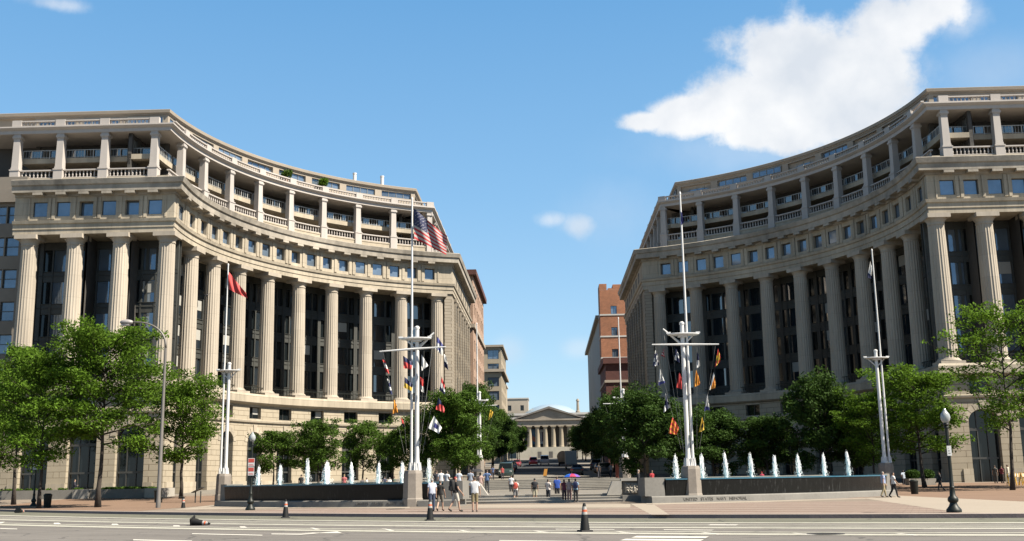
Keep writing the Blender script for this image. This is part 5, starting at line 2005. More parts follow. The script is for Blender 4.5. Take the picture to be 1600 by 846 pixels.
# a pale domed lorry ahead of it
tr = thing('tanker_truck', 'tan round backed truck farther up the right lane', 'truck', (2.9, 222, gz(3, 222) + .02), 0)
b = MB(); b.lathe([(1.3, -3), (1.55, -2.8), (1.6, 0), (1.55, 2.5), (1.2, 2.8)], 24); b.v = [(x, z, y + 2.5) for x, y, z in b.v]; b.f = [f_[::-1] for f_ in b.f]
b.build('tank', plain('truck_tan', (.36, .31, .24), .7), tr, smooth=True, angle=40)
b = MB(); b.box(-1.1, 1.1, -3.1, 4.6, .55, 1.0); b.build('chassis', M['rubber'], tr); tr.scale = (.75, .75, .75)
b = MB(); b.box(-1.15, 1.15, 3.1, 4.9, .8, 3.0); b.build('cab', plain('truck_tan2', (.4, .36, .3)), tr)
for sx in (-1, 1):
    for sy in (-2.2, -1.2, 3.8):
        w_ = bpy.data.objects.new('wheel', CM['van']['tyre']); C.objects.link(w_); w_.parent = tr; w_.location = (sx * 1.0, sy, .45); w_.scale = (1.35, 1.35, 1.35)

# ================================================================== street furniture
def cone(px, py, h, label, fallen=None):
    p = at_z(px, py, -.15)
    root = thing('traffic_cone', label, 'traffic cone', p, 0, 'black based traffic posts in the road')
    b = MB(); b.obox((0, 0, 0), .42, .42, .05, pi / 8, 0, .92)
    b.build('foot', M['rubber'], root)
    b = MB(); b.lathe([(.165, .05), (.16, .09), (.115, h * .5), (.100, h * .60)], 18); b.build('body', M['rubber'], root, smooth=True, angle=40)
    b = MB(); b.lathe([(.102, h * .60), (.090, h * .69)], 18, m=1); b.lathe([(.090, h * .69), (.082, h * .77)], 18, m=0); b.lathe([(.082, h * .77), (.066, h * .88)], 18, m=1)
    b.build('collar', [M['orange'], plain('reflective_white', (.40, .39, .37))], root, smooth=True, angle=40)
    b = MB(); b.lathe([(.064, h * .88), (.045, h * .98), (.02, h)], 14); b.build('tip', M['rubber'], root, smooth=True, angle=40)
    if fallen:
        root.rotation_euler = fallen; root.location.z = -.15 + .17
    return root


cone(914, 831, .93, 'nearest black cone with an orange band, standing right of the middle in the road')
cone(672, 814, .93, 'black cone with an orange and white band, below the white shirted man by the mast')
cone(446, 810, .93, 'black cone standing in front of the left pool')
cone(286, 797.5, .88, 'black cone at the kerb near the tall street lamp')
cone(300, 821.5, .85, 'black cone lying on its side in the road at the left', (0, rad(97), rad(-8)))
cone(27, 802, .7, 'black cone lying on its side by the kerb at the far left', (0, rad(97), rad(75)))


def globe_lamp(px, py, ptop, label, signs=()):
    p = at_z(px, py, 0.0)
    top = at(px, ptop, p.y).z
    root = thing('globe_lamp', label, 'street lamp', p, 0, 'cast iron globe lamps')
    b = MB()
    b.lathe([(.29, 0), (.30, .05), (.29, .12), (.19, .24), (.145, .34), (.14, .38), (.20, .44), (.21, .52), (.18, .60), (.115, .66), (.10, .95), (.115, 1.0), (.085, 1.05), (.07, 1.6), (.055, top - .82), (.09, top - .80), (.09, top - .74), (.06, top - .70)], 16)
    b.build('post', M['iron'], root, smooth=True, angle=45)
    b = MB()
    b.lathe([(.07, top - .71), (.13, top - .66), (.11, top - .60)], 14)
    b.build('collar', M['iron'], root, smooth=True, angle=45)
    b = MB()
    b.lathe([(.10, top - .60), (.165, top - .50), (.20, top - .37), (.17, top - .24), (.10, top - .14), (.07, top - .09), (.045, top - .03), (.02, top)], 18)
    b.build('globe', plain('globe_glass', (.46, .49, .49), .12, var=.25), root, smooth=True)
    for (z0, z1, w_, kind) in signs:
        s = MB(); s.box(-w_ / 2, w_ / 2, -.10, -.085, z0, z1); s.box(-.03, .03, -.085, -.06, z0 + .05, z1 - .05)
        so_ = s.build('parking_sign', M['white'], root)
        t = MB()
        if kind == 'red':
            t.box(-w_ / 2 + .02, w_ / 2 - .02, -.104, -.1005, z1 - .26, z1 - .03)
            t.box(-w_ / 2 + .04, w_ / 2 - .04, -.104, -.1005, z0 + .05, z0 + .075); t.box(-w_ / 2 + .04, w_ / 2 - .07, -.104, -.1005, z0 + .11, z0 + .135)
            t.build('red_print', plain('sign_red', (.60, .08, .06)), so_)
        else:
            for i in range(3): t.box(-w_ / 2 + .05, w_ / 2 - .05 - .03 * i, -.104, -.1005, z0 + .08 + .1 * i, z0 + .12 + .1 * i)
            t.build('print', plain('sign_grey', (.3, .3, .3)), so_)
    return root


globe_lamp(391, 797.5, 675, 'iron globe lamp with red and white parking signs in front of the left pool', ((2.62, 3.12, .40, 'red'), (2.08, 2.58, .38, 'red')))
globe_lamp(1491, 801, 638, 'iron globe lamp on the right pavement with a small pale sign', ((2.25, 2.65, .18, 'plain'),))
globe_lamp(52, 792.5, 684, 'iron globe lamp half hidden by the leaves at the far left', ((3.0, 3.45, .38, 'plain'),))
# tall lamp with a curved arm
p = at_z(247, 794, 0)
root = thing('street_lamp', 'tall grey street lamp with a curved arm over the left trees', 'street lamp', p)
b = MB(); b.lathe([(.17, 0), (.17, .5), (.15, .6), (.085, 11.4)], 14); b.build('post', M['steel'], root, smooth=True, angle=40)
ap = []
for i in range(12):
    t = i / 11; a = pi / 2 * t
    ap.append((-2.25 * (1 - cos(a)) ** 1.0, 0, 11.4 + 1.95 * sin(a) ** .9))
ap.append((-2.6, 0, 13.36))
b = MB(); b.tube(ap, [.085 - .003 * i for i in range(13)], 10); b.build('arm', M['steel'], root, smooth=True)
b = MB(); b.sphere((-3.0, 0, 13.36), .5, 16, 10, 0, (1.0, .55, .42)); b.box(-3.35, -2.75, -.2, .2, 13.1, 13.2); b.build('lamp_head', plain('lamp_grey', (.40, .37, .36), .45), root, smooth=True, angle=50)

# info sign, bench, bins, ladder, planters, barricades
p = at_z(327, 778.5, .12); p.z = ground(p.x, p.y)
p = Vector((-27.9, 88.2, ground(-27.9, 88.2)))
root = thing('info_panel', 'slanted dark information panel on two posts, left of the left outer flagpole', 'sign', p)
for s_ in (-1, 1):
    b = MB(); b.box(-.04, .04, -.04, .04, 0, .95); b.build('leg', M['bronze'], root, (s_ * .22 - 1.1, 0, 0))
b = MB(); b.prism([(-.45, .82), (.45, 1.25), (.43, 1.31), (-.47, .88)], lambda a, c, d: (a - 1.1, d, c), -.35, .35); b.build('panel', M['bronze'], root)
p = at_z(281, 776.5, .18)
p = Vector((-31.8, 90, ground(-31.8, 90)))
root = thing('park_bench', 'dark bench beneath the bright green tree left of the fountain', 'bench', p)
b = MB()
for i in range(5): b.box(-1.1, 1.1, -.25 + .11 * i, -.16 + .11 * i, .43, .47)
b.build('seat', M['bronze'], root)
for x in (-.95, .95):
    b = MB(); b.box(x - .04, x + .04, -.22, -.14, 0, .43); b.box(x - .04, x + .04, .18, .26, 0, .43); b.box(x - .04, x + .04, -.22, .26, .38, .43); b.build('leg', M['bronze'], root)
for (px, py, lab) in ((660, 787, 'x'),):
    pass


def bin_(x, y, label):
    root = thing('litter_bin', label, 'litter bin', (x, y, gz(x, y)), 0, 'litter bins')
    b = MB(); b.lathe([(.24, 0), (.26, .05), (.30, .85), (.31, .9)], 16); b.build('body', M['iron'], root, smooth=True, angle=40)
    b = MB(); b.lathe([(.32, .9), (.33, .97), (.2, 1.08), (.18, 1.02)], 16); b.build('lid', M['iron'], root, smooth=True, angle=40)


bin_(-33.2, 90.5, 'dark litter bin standing by the bench under the bright green tree')
bin_(-38.9, 82.5, 'dark litter bin between the two leftmost trunks')
bin_(27.4, 82.0, 'dark litter bin behind the two walkers at the right pool end')
bin_(15.9, 44.9, 'slim dark box bin fixed beside the right globe lamp') if False else None
# ladder leaning on the left mast pedestal
root = thing('ladder', 'aluminium ladder leaning against the left mast pedestal', 'ladder', (-7.5, 67.7, 0))
for s_ in (-1, 1):
    b = MB(); b.tube([(s_ * .17 + .22, -.25, 0), (s_ * .14 - .10, .15, 2.25)], .025, 5); b.build('rail', plain('aluminium', (.45, .47, .40), .4), root)
for i in range(7):
    t = (i + .7) / 7.4
    b = MB(); xx = .22 - .32 * t; b.tube([(xx - .17 + .03 * t, -.25 + .4 * t, 2.25 * t), (xx + .17 - .03 * t, -.25 + .4 * t, 2.25 * t)], .018, 5); b.build('rung', plain('aluminium', (.45, .47, .40), .4), root)
# low planter walls with grass at the left
for (x0, x1, y, d, lab, blk) in ((-62, -45.6, 102.0, 4, 'long low grey planter wall with grass at the left edge', True), (-44.0, -38.6, 102.0, 4, 'shorter low grey planter wall right of the pale end block', False)):
    z = .32
    root = thing('planter_wall', lab, 'planter', (0, 0, 0), world=True)
    b = MB(); b.box(x0, x1, y, y + .4, z - .2, z + .95); b.box(x0, x1, y + d - .4, y + d, z - .2, z + .95); b.box(x1 - .4, x1, y + .4, y + d - .4, z - .2, z + .95)
    b.build('wall', M['granite'], root)
    b = MB(); b.box(x0, x1 - .4, y + .4, y + d - .4, z, z + .92)
    b.build('soil', M['grass'], root)
    gl_ = [(random.Random(i).uniform(x0, x1), random.Random(i + 999).uniform(y + .5, y + d - .5), z + 1.0, .35, .45) for i in range(40)]
    gm = leaf_mesh('grass', gl_, 1600, .14, M['leaf_b'], 5)
    put(gm, 'grass', root, (0, 0, 0))
    if True:
        b = MB(); bx = x1 + .003 if blk else x0 - .75
        b.box(x1 + .003, x1 + 1.5, y - .35, y + d - .3, z - .3, z + .98)
        b.build('end_block', M['granite_lt'], root)
# round shrubs in square planters on the right
for i, (px, lab) in enumerate(((1427, 'left one of two clipped shrubs in pale square planters, right building'), (1449, 'right one of two clipped shrubs in pale square planters, right building'))):
    c_ = at(px, 750, 103); c_.z = ground(c_.x, c_.y)
    root = thing('shrub_planter', lab, 'planter', c_, 0, 'clipped shrubs by the right building')
    b = MB(); b.obox((0, 0, 0), 1.15, 1.15, .6, 0, 0, 1.06); b.build('box', M['granite_lt'], root)
    gm = leaf_mesh('shrub', [(0, 0, .95, .72, .7), (.2, .1, 1.1, .5, .7), (-.25, 0, 1.05, .5, .7)], 2200, .11, M['leaf_c'], 7 + i)
    o = bpy.data.objects.new('shrub', gm); C.objects.link(o); o.parent = root
# yellow barricades at the right edge
for i, px in enumerate((1581, 1590, 1599)):
    c_ = at(px, 755, 98); c_.z = ground(c_.x, c_.y)
    root = thing('barricade', ('left', 'middle', 'right')[i] + ' one of the yellow and white barricades at the right edge', 'barricade', c_, .4 * i, 'yellow barricades by the right shop front')
    for s_ in (-1, 1):
        b = MB(); b.tube([(s_ * .35, -.22, 0), (s_ * .33, 0, 1.15)], .035, 6); b.tube([(s_ * .35, .22, 0), (s_ * .33, 0, 1.15)], .035, 6); b.build('leg', plain('barricade_yellow', (.75, .42, .02), .5), root)
    b = MB(); 
    for k in range(6): b.box(-.4 + .8 * k / 6, -.4 + .8 * (k + 1) / 6, -.05, -.02, .75, 1.05, k % 2)
    b.build('board', [plain('barricade_yellow', (.75, .42, .02), .5), M['white']], root)
# orange barrier board at the foot of the street and the red kiosk right
c_ = at(852, 746, 150); c_.z = gz(0, 150) + .02
root = thing('barrier_board', 'upright orange board standing in the street below the dark asphalt', 'barrier', c_)
b = MB(); b.prism([(-.3, .1), (.18, .1), (.34, 1.05), (-.1, 1.05)], lambda a, c, d: (a, d, c), -.04, .04); b.build('board', plain('barrier_orange', (.72, .33, .05)), root)
b = MB(); b.box(-.25, .25, -.2, .2, 0, .1); b.build('foot', M['rubber'], root)
c_ = at(968, 742, 128); c_.z = gz(9.6, 128)
root = thing('red_kiosk', 'tall rust red poster kiosk under the dark trees right of the stairs', 'kiosk', c_)
b = MB(); b.box(-.45, .45, -.45, .45, 0, 2.25); b.build('body', plain('kiosk_red', (.42, .10, .06), .7), root)
b = MB(); b.obox((0, 0, 2.25), .7, .7, .9, 0, 0, .5); b.build('top', plain('kiosk_red2', (.36, .08, .05), .7), root)
# pigeon in flight
c_ = at(323, 462, 95)
b = MB()
b.sphere((0, 0, 0), .12, 10, 8, 0, (1.9, .9, .9)); b.sphere((.26, 0, .06), .065, 8, 6)
b.poly([(-.1, .05, .05), (.12, .05, .05), (.02, .42, .26), (-.16, .36, .22)]); b.poly([(-.1, -.05, .05), (-.16, -.34, .28), (.02, -.40, .32), (.12, -.05, .05)])
b.poly([(-.2, -.05, .02), (-.2, .05, .02), (-.42, .09, .0), (-.42, -.09, .0)]); b.poly([(.3, -.015, .05), (.3, .015, .05), (.36, 0, .04)])
o = b.build('flying_bird', plain('bird_grey', (.09, .08, .08)), None, c_, 2.4, smooth=True)
tag(o, 'dark bird flying in front of a left column', 'bird')
# potted plants and chimneys on the left penthouse terrace
for i, (px, py, lab) in enumerate(((448, 277, 'round green shrub on the left building terrace, left one of two'), (505, 283, 'yellowish bushy plant on the left building terrace, right one of two'))):
    d_ = ray(px, py)
    c_ = at(px, py + 4, 142.5 if i == 0 else 147.0); c_.z = 43.1
    root = thing('terrace_plant', lab, 'plant', c_, 0, 'potted plants on the left roof terrace')
    b = MB(); b.lathe([(.28, 0), (.36, .55), (.32, .55), (.25, .1)], 14); b.build('pot', plain('clay_pot', (.28, .16, .10)), root)
    gm = leaf_mesh('foliage', [(0, 0, 1.25, .75, .9), (.3, 0, 1.5, .5, .9), (-.3, .2, 1.0, .5, .9)], 1100, .16, M['leaf_b'] if i == 0 else M['leaf_a'], 3 + i)
    o = bpy.data.objects.new('foliage', gm); C.objects.link(o); o.parent = root
for px, lab in ((554, 'left one of two pale vent pipes on the left roof'), (597, 'right one of two pale vent pipes on the left roof')):
    c_ = at(px, 290, 158 if px < 570 else 160); c_.z = 45.4
    b = MB(); b.lathe([(.30, 0), (.28, 3.3), (.33, 3.3), (.33, 3.5), (.2, 3.5)], 12)
    o = b.build('vent_pipe', M['white'], None, c_, smooth=True, angle=40); tag(o, lab, 'vent', 'vent pipes on the left roof')

for i, (px, py, lab) in enumerate(((1075, 783.4, 'round manhole cover in the striped brick paving right of the right mast'), (618, 795.6, 'round manhole cover in the pavement left of the left mast'), (1290, 834.5, 'dark manhole cover in the road at the right'))):
    z = .012 if i < 2 else -.138
    c_ = at_z(px, py, z)
    b = MB(); b.lathe([(.55, -.01), (.55, .004), (.50, .006), (.48, .003)], 24)
    for k in range(5): b.box(-.35, .35, -.34 + .15 * k, -.30 + .15 * k, .002, .008)
    o = b.build('manhole_cover', plain('cast_iron_cover', (.06, .055, .05), .6), None, c_); tag(o, lab, 'manhole cover', 'manhole covers')

# ================================================================== people
def person_mesh(pose, seed=0, build=1.0):
    """returns (vertices-evaluated mesh, per-vertex (bone, t)) for a 1.75 m figure facing -y"""
    r = random.Random(seed)
    J = {}
    J['pelvis'] = (0, 0, .96); J['waist'] = (0, .0, 1.10); J['chest'] = (0, .01, 1.30); J['neckb'] = (0, .015, 1.44); J['neck'] = (0, .0, 1.515)
    J['head'] = (0, -.015, 1.60); J['crown'] = (0, -.005, 1.70)
    lg = dict(stand=(0.02, -.01, .0, .0), walk=(.27, -.25, .12, .34), walk2=(-.2, .24, .30, .06), sit=None)
    R_ = {'pelvis': (.150, .115), 'waist': (.135, .10), 'chest': (.155, .105), 'neckb': (.085, .075), 'neck': (.056, .058), 'head': (.075, .088), 'crown': (.060, .072)}
    E_ = [('pelvis', 'waist'), ('waist', 'chest'), ('chest', 'neckb'), ('neckb', 'neck'), ('neck', 'head'), ('head', 'crown')]
    for s, sn in ((-1, 'l'), (1, 'r')):
        J['sh' + sn] = (s * .165, .015, 1.405)
        if pose in ('phone',) and s > 0:
            J['el' + sn] = (s * .27, -.14, 1.24); J['wr' + sn] = (s * .13, -.26, 1.46); J['ha' + sn] = (s * .09, -.27, 1.54)
        elif pose == 'phone':
            J['el' + sn] = (s * .25, .0, 1.14); J['wr' + sn] = (s * .27, -.06, .90); J['ha' + sn] = (s * .27, -.08, .82)
        elif pose == 'hold':
            J['el' + sn] = (s * .23, .03, 1.14); J['wr' + sn] = (s * .10, -.22, 1.10); J['ha' + sn] = (s * .04, -.27, 1.12)
        elif pose == 'umbrella' and s > 0:
            J['el' + sn] = (s * .22, -.03, 1.14); J['wr' + sn] = (s * .16, -.20, 1.30); J['ha' + sn] = (s * .15, -.21, 1.38)
        elif pose == 'hips':
            J['el' + sn] = (s * .36, .10, 1.16); J['wr' + sn] = (s * .19, .0, 1.03); J['ha' + sn] = (s * .15, -.06, .99)
        elif pose in ('walk', 'walk2'):
            sw = .16 * s * (1 if pose == 'walk' else -1)
            J['el' + sn] = (s * .22, sw * .5 + .04, 1.13); J['wr' + sn] = (s * .22, sw * 1.2 - .06, .91); J['ha' + sn] = (s * .21, sw * 1.3 - .10, .83)
        else:
            J['el' + sn] = (s * .215, .035, 1.13); J['wr' + sn] = (s * .225, -.02, .89); J['ha' + sn] = (s * .222, -.04, .81)
        R_['sh' + sn] = (.062, .062); R_['el' + sn] = (.041, .041); R_['wr' + sn] = (.027, .03); R_['ha' + sn] = (.022, .034)
        J['hip' + sn] = (s * .088, 0, .90)
        if pose == 'sit':
            J['kn' + sn] = (s * .10, -.42, .90); J['an' + sn] = (s * .10, -.42, .48); J['to' + sn] = (s * .10, -.58, .43)
        else:
            a = lg.get(pose if pose in lg else 'stand'); f = a[0] if s < 0 else a[1]; b2 = a[2] if s < 0 else a[3]
            J['kn' + sn] = (s * .095, -sin(f) * .43, .90 - .43 * cos(f))
            k = J['kn' + sn]; g2 = f - b2
            J['an' + sn] = (s * .095, k[1] - sin(g2) * .41, max(.07, k[2] - .41 * cos(g2)))
            an = J['an' + sn]
            J['to' + sn] = (s * .11, an[1] - .17, max(.03, an[2] - .05 - (.06 if g2 < -.2 else 0)))
        R_['hip' + sn] = (.090, .095); R_['kn' + sn] = (.060, .062); R_['an' + sn] = (.038, .042); R_['to' + sn] = (.036, .028)
        E_ += [('chest', 'sh' + sn), ('sh' + sn, 'el' + sn), ('el' + sn, 'wr' + sn), ('wr' + sn, 'ha' + sn), ('pelvis', 'hip' + sn), ('hip' + sn, 'kn' + sn), ('kn' + sn, 'an' + sn), ('an' + sn, 'to' + sn)]
        wr = Vector(J['wr' + sn]); ha = Vector(J['ha' + sn]); dv = (ha - wr).normalized()
        sd_ = Vector((0, -1, 0)) - dv * Vector((0, -1, 0)).dot(dv)
        if sd_.length < .2: sd_ = Vector((1, 0, 0)) - dv * dv.x
        sd_.normalize(); inw = dv.cross(sd_)
        for q, (o_, ln) in enumerate(((.026, .072), (.009, .082), (-.009, .076), (-.026, .060))):
            b0 = ha + sd_ * o_ + dv * .02; b1 = b0 + dv * ln * .5 + inw * .004; b2_ = b1 + dv * ln * .45 + inw * .018
            for nm, p in ((f'f{q}a{sn}', b0), (f'f{q}b{sn}', b1), (f'f{q}c{sn}', b2_)):
                J[nm] = tuple(p); R_[nm] = (.0095, .0095)
            E_ += [('ha' + sn, f'f{q}a{sn}'), (f'f{q}a{sn}', f'f{q}b{sn}'), (f'f{q}b{sn}', f'f{q}c{sn}')]
        t0 = wr.lerp(ha, .45) + sd_ * .035; t1 = t0 + sd_ * .022 + dv * .035
        J['ta' + sn] = tuple(t0); J['tb' + sn] = tuple(t1); R_['ta' + sn] = (.011, .011); R_['tb' + sn] = (.009, .009)
        E_ += [('ha' + sn, 'ta' + sn), ('ta' + sn, 'tb' + sn)]
    names = list(J)
    me = bpy.data.meshes.new('p')
    me.from_pydata([J[n] for n in names], [(names.index(a), names.index(b)) for a, b in E_], [])
    o = bpy.data.objects.new('p', me); C.objects.link(o)
    o.modifiers.new('skin', 'SKIN')
    sv = me.skin_vertices[0].data
    for i, n in enumerate(names):
        k = build if n in ('pelvis', 'waist', 'chest') else 1
        sv[i].radius = (R_[n][0] * k, R_[n][1] * k)
        sv[i].use_root = n == 'pelvis'
    ss = o.modifiers.new('sub', 'SUBSURF'); ss.levels = 2; ss.render_levels = 2
    bpy.context.view_layer.update()
    dg = bpy.context.evaluated_depsgraph_get()
    m2 = bpy.data.meshes.new_from_object(o.evaluated_get(dg))
    bpy.data.objects.remove(o); bpy.data.meshes.remove(me)
    co = np.empty(len(m2.vertices) * 3); m2.vertices.foreach_get('co', co); co = co.reshape(-1, 3)
    best = np.full(len(co), 1e9); bone = np.zeros(len(co), int); tt = np.zeros(len(co))
    for k, (a, b) in enumerate(E_):
        A = np.array(J[a]); B = np.array(J[b]); d = B - A
        t = np.clip(((co - A) @ d) / (d @ d), 0, 1)
        q = A + t[:, None] * d
        ra = np.mean(R_[a]) * (1 - t) + np.mean(R_[b]) * t
        ds = np.linalg.norm(co - q, axis=1) / ra
        u = ds < best; best[u] = ds[u]; bone[u] = k; tt[u] = t[u]
    # head: nose, brow and ears shaped on the face side
    hm = (co[:, 2] > 1.53) & (np.abs(co[:, 0]) < .12) & (np.abs(co[:, 1]) < .14)
    for i in np.where(hm)[0]:
        x, y, z = co[i]
        if y < -.06 and abs(x) < .022 and 1.585 < z < 1.645: co[i, 1] -= .022
        if abs(x) > .062 and -.03 < y < .03 and 1.58 < z < 1.65: co[i, 0] += .012 * (1 if x > 0 else -1)
    m2.vertices.foreach_set('co', co.reshape(-1)); m2.update()
    en = ['|'.join(e) for e in E_]
    return m2, co, bone, tt, en


PCACHE = {}
SKIN = {'light': plain('skin_light', (.52, .33, .24), .6, var=.05), 'tan': plain('skin_tan', (.38, .22, .14), .6, var=.05), 'dark': plain('skin_dark', (.12, .065, .04), .6, var=.05)}
HAIR = {'brown': plain('hair_brown', (.07, .042, .025), .7), 'black': plain('hair_black', (.014, .012, .011), .6), 'grey': plain('hair_grey', (.36, .34, .32), .7), 'blond': plain('hair_blond', (.38, .26, .12), .7), 'redcap': plain('cap_red', (.40, .03, .03), .8)}
CLOTH = {}


def cloth(c):
    if c not in CLOTH: CLOTH[c] = mat('cloth_%d' % len(CLOTH), c, .9, .12, 9)
    return CLOTH[c]


def garment(data, sel, off, name, m, parent):
    m2, co, bone, tt, en = data
    no = np.empty(len(co) * 3); m2.vertices.foreach_get('normal', no); no = no.reshape(-1, 3)
    fs = [tuple(p.vertices) for p in m2.polygons if all(sel[v] for v in p.vertices)]
    if not fs: return None
    used = sorted({v for f in fs for v in f}); mp = {v: i for i, v in enumerate(used)}
    mb = MB()
    mb.v = [tuple(co[v] + no[v] * (off(co[v]) if callable(off) else off)) for v in used]
    for f in fs: mb.face([mp[v] for v in f])
    o = mb.build(name, m, parent, (0, 0, 0), smooth=True)
    return o


def person(x, y, z, heading, pose, label, skin, hair, top, legs, long_legs, h=1.75, hairlen=0, sleeve=.5, build=1.0, dress=False, group=None, shoe=(.05, .045, .04)):
    """heading: degrees, 0 faces the camera, 180 walks away, 90 faces right"""
    key = (pose, build)
    if key not in PCACHE: PCACHE[key] = person_mesh(pose, 1, build)
    data = PCACHE[key]
    m2, co, bone, tt, en = data
    root = thing('person', label, 'person', (x, y, z), rad(heading), group)
    s = h / 1.745
    root.scale = (s, s, s)
    body = m2.copy(); body.materials.clear(); body.materials.append(SKIN[skin])
    body.polygons.foreach_set('use_smooth', [True] * len(body.polygons))
    o = bpy.data.objects.new('body', body); C.objects.link(o); o.parent = root
    E = np.array(en)[bone]
    def is_(*ns): return np.isin(E, ns)
    torso = is_('pelvis|waist', 'waist|chest', 'chest|neckb', 'chest|shl', 'chest|shr') | (is_('neckb|neck') & (co[:, 2] < 1.46))
    arm = np.zeros(len(co), bool)
    for sn in 'lr':
        if sleeve <= 1: arm |= (E == f'sh{sn}|el{sn}') & (tt < max(.05, sleeve * 1.15))
        else: arm |= is_(f'sh{sn}|el{sn}', f'el{sn}|wr{sn}')
    hips = is_('pelvis|hipl', 'pelvis|hipr') | (is_('pelvis|waist') & (tt < .55)) | (is_('hipl|knl', 'hipr|knr') & (tt < .06))
    shirt = torso | arm | (is_('pelvis|hipl', 'pelvis|hipr') & (co[:, 2] > .90))
    lower = hips | is_('hipl|knl', 'hipr|knr')
    if long_legs: lower |= is_('knl|anl', 'knr|anr')
    else: lower &= ~((is_('hipl|knl', 'hipr|knr')) & (tt > .93))
    if dress:
        lower = hips | (is_('hipl|knl', 'hipr|knr') & (tt < .75))
    garment(data, lower, .013, 'skirt' if dress else ('trousers' if long_legs else 'shorts'), cloth(legs), root)
    garment(data, shirt, .022, 'shirt', cloth(top), root)
    foot = is_('anl|tol', 'anr|tor') | (is_('knl|anl', 'knr|anr') & (tt > .96))
    garment(data, foot, .014, 'shoe', cloth(shoe), root)
    head = is_('head|crown', 'neck|head')
    hs_ = head & ((co[:, 2] > 1.665) | ((co[:, 1] > -.005) & (co[:, 2] > 1.565)))
    if hairlen: hs_ = hs_ | ((co[:, 1] > .02) & (co[:, 2] > 1.565 - hairlen) & (np.abs(co[:, 0]) < .12) & (is_('neckb|neck', 'neck|head', 'head|crown', 'chest|neckb')))
    garment(data, hs_, .016 if hair != 'redcap' else .022, 'cap' if hair == 'redcap' else 'hair', HAIR[hair], root)
    eb = MB()
    for sx in (-.028, .028): eb.sphere((sx, -.098, 1.632), .010, 6, 4)
    eb.build('eyes', HAIR['black'], root)
    return root


def backpack(root_p, col, label, big=1.0):
    hd = root_p.rotation_euler.z
    o = MB()
    w_, d_, h_ = .30 * big, .16 * big, .44 * big
    prof = [(.75, 0), (1, .08), (1, .75), (.85, .93), (.5, 1)]
    b = len(o.v); n = 12
    for k, z in prof:
        for i in range(n):
            a = 2 * pi * i / n; c, s = cos(a), sin(a)
            o.v.append((w_ / 2 * k * (abs(c) ** .6) * (1 if c > 0 else -1), d_ / 2 * k * (abs(s) ** .6) * (1 if s > 0 else -1), z * h_))
    for j in range(len(prof) - 1):
        for i in range(n):
            i2 = (i + 1) % n; o.face((b + j * n + i, b + j * n + i2, b + (j + 1) * n + i2, b + (j + 1) * n + i))
    o.face([b + i for i in range(n)][::-1]); o.face([b + (len(prof) - 1) * n + i for i in range(n)])
    p = root_p.location; s = root_p.scale.x
    off = Matrix.Rotation(hd, 3, 'Z') @ Vector((0, .20 * s, 0))
    root = thing('backpack', label, 'backpack', (p.x + off.x, p.y + off.y, p.z + 1.02 * s), hd, 'backpacks worn by walkers')
    o.build('bag', cloth(col), root, smooth=True, angle=50)
    q = MB(); q.box(-w_ * .36, w_ * .36, d_ * .40, d_ * .62, .04, h_ * .42); q.build('front_pocket', cloth(tuple(c * .8 for c in col)), root)
    for sx in (-1, 1):
        t = MB(); t.tube([(sx * .10, -.08, h_ * .9), (sx * .12, -.22, h_ * .93), (sx * .13, -.33, h_ * .55), (sx * .14, -.22, .1)], .016, 5); t.build('strap', cloth((.03, .03, .03)), root)


def gp(px, py, z=0.0):
    p = at_z(px, py, z); return p.x, p.y, z


GW = 'people on the pavement'
WHT = (.74, .75, .78)
JN = (.05, .07, .13); DKN = (.02, .022, .03); KH = (.34, .26, .15); STN = (.50, .45, .37)
person(*gp(675, 799.5), 200, 'stand', 'grey haired man in a white shirt and jeans, close to the ladder', 'light', 'grey', (.66, .70, .85), JN, True, 1.74, build=1.12, group=GW)
person(*gp(688, 799), 170, 'walk', 'woman in a black top and grey cropped trousers beside the grey haired man', 'light', 'brown', (.02, .02, .02), (.20, .18, .15), False, 1.62, group=GW)
p_ = person(*gp(712, 800), 120, 'walk', 'man in a red cap striding right in a dark shirt and white shorts', 'light', 'redcap', (.025, .025, .028), (.66, .62, .54), False, 1.8, build=1.05, group=GW)
backpack(p_, (.02, .02, .022), 'big black backpack on the man in the red cap', 1.3)
person(*gp(742, 800.5), 185, 'phone', 'man in a white shirt and tan shorts holding a hand to his face', 'light', 'brown', WHT, (.27, .22, .12), False, 1.78, build=1.12, group=GW, shoe=(.6, .58, .54))
p_ = person(*gp(806, 786), 180, 'walk', 'person in white with a red backpack and grey shorts at the stairs', 'tan', 'black', (.7, .68, .66), (.16, .16, .17), False, 1.62, group=GW)
backpack(p_, (.62, .10, .07), 'small red backpack worn at the foot of the stairs', .95)
person(*gp(799, 774, .25), 180, 'stand', 'man in a white shirt stepping up just left of the red backpack', 'light', 'brown', WHT, DKN, True, 1.72, group=GW)
p_ = person(*gp(836, 785.5), 180, 'stand', 'young man in a black shirt and pale shorts facing the stairs', 'tan', 'black', (.03, .032, .035), (.50, .45, .33), False, 1.68, group=GW, shoe=(.6, .6, .58))
backpack(p_, (.025, .027, .035), 'black backpack on the young man in pale shorts', 1.0)
person(*gp(857, 785.5), 150, 'hold', 'woman with dark bobbed hair in a white top and dark trousers', 'tan', 'black', (.68, .62, .58), (.03, .035, .05), True, 1.6, hairlen=.05, group=GW)
person(*gp(871, 784.5), 185, 'stand', 'man in a blue shirt and black shorts left of the rainbow umbrella', 'tan', 'brown', (.02, .08, .40), (.015, .015, .018), False, 1.78, build=1.1, group=GW, shoe=(.7, .7, .7))
person(*gp(882, 785.5), 190, 'stand', 'woman in a plum top under the left side of the rainbow umbrella', 'tan', 'black', (.16, .03, .06), (.06, .04, .05), True, 1.58, hairlen=.12, group=GW)
u_ = person(*gp(890, 785.5), 180, 'umbrella', 'person in a pale patterned top holding up the rainbow umbrella', 'light', 'black', (.46, .38, .38), (.35, .22, .2), True, 1.6, hairlen=.1, group=GW)
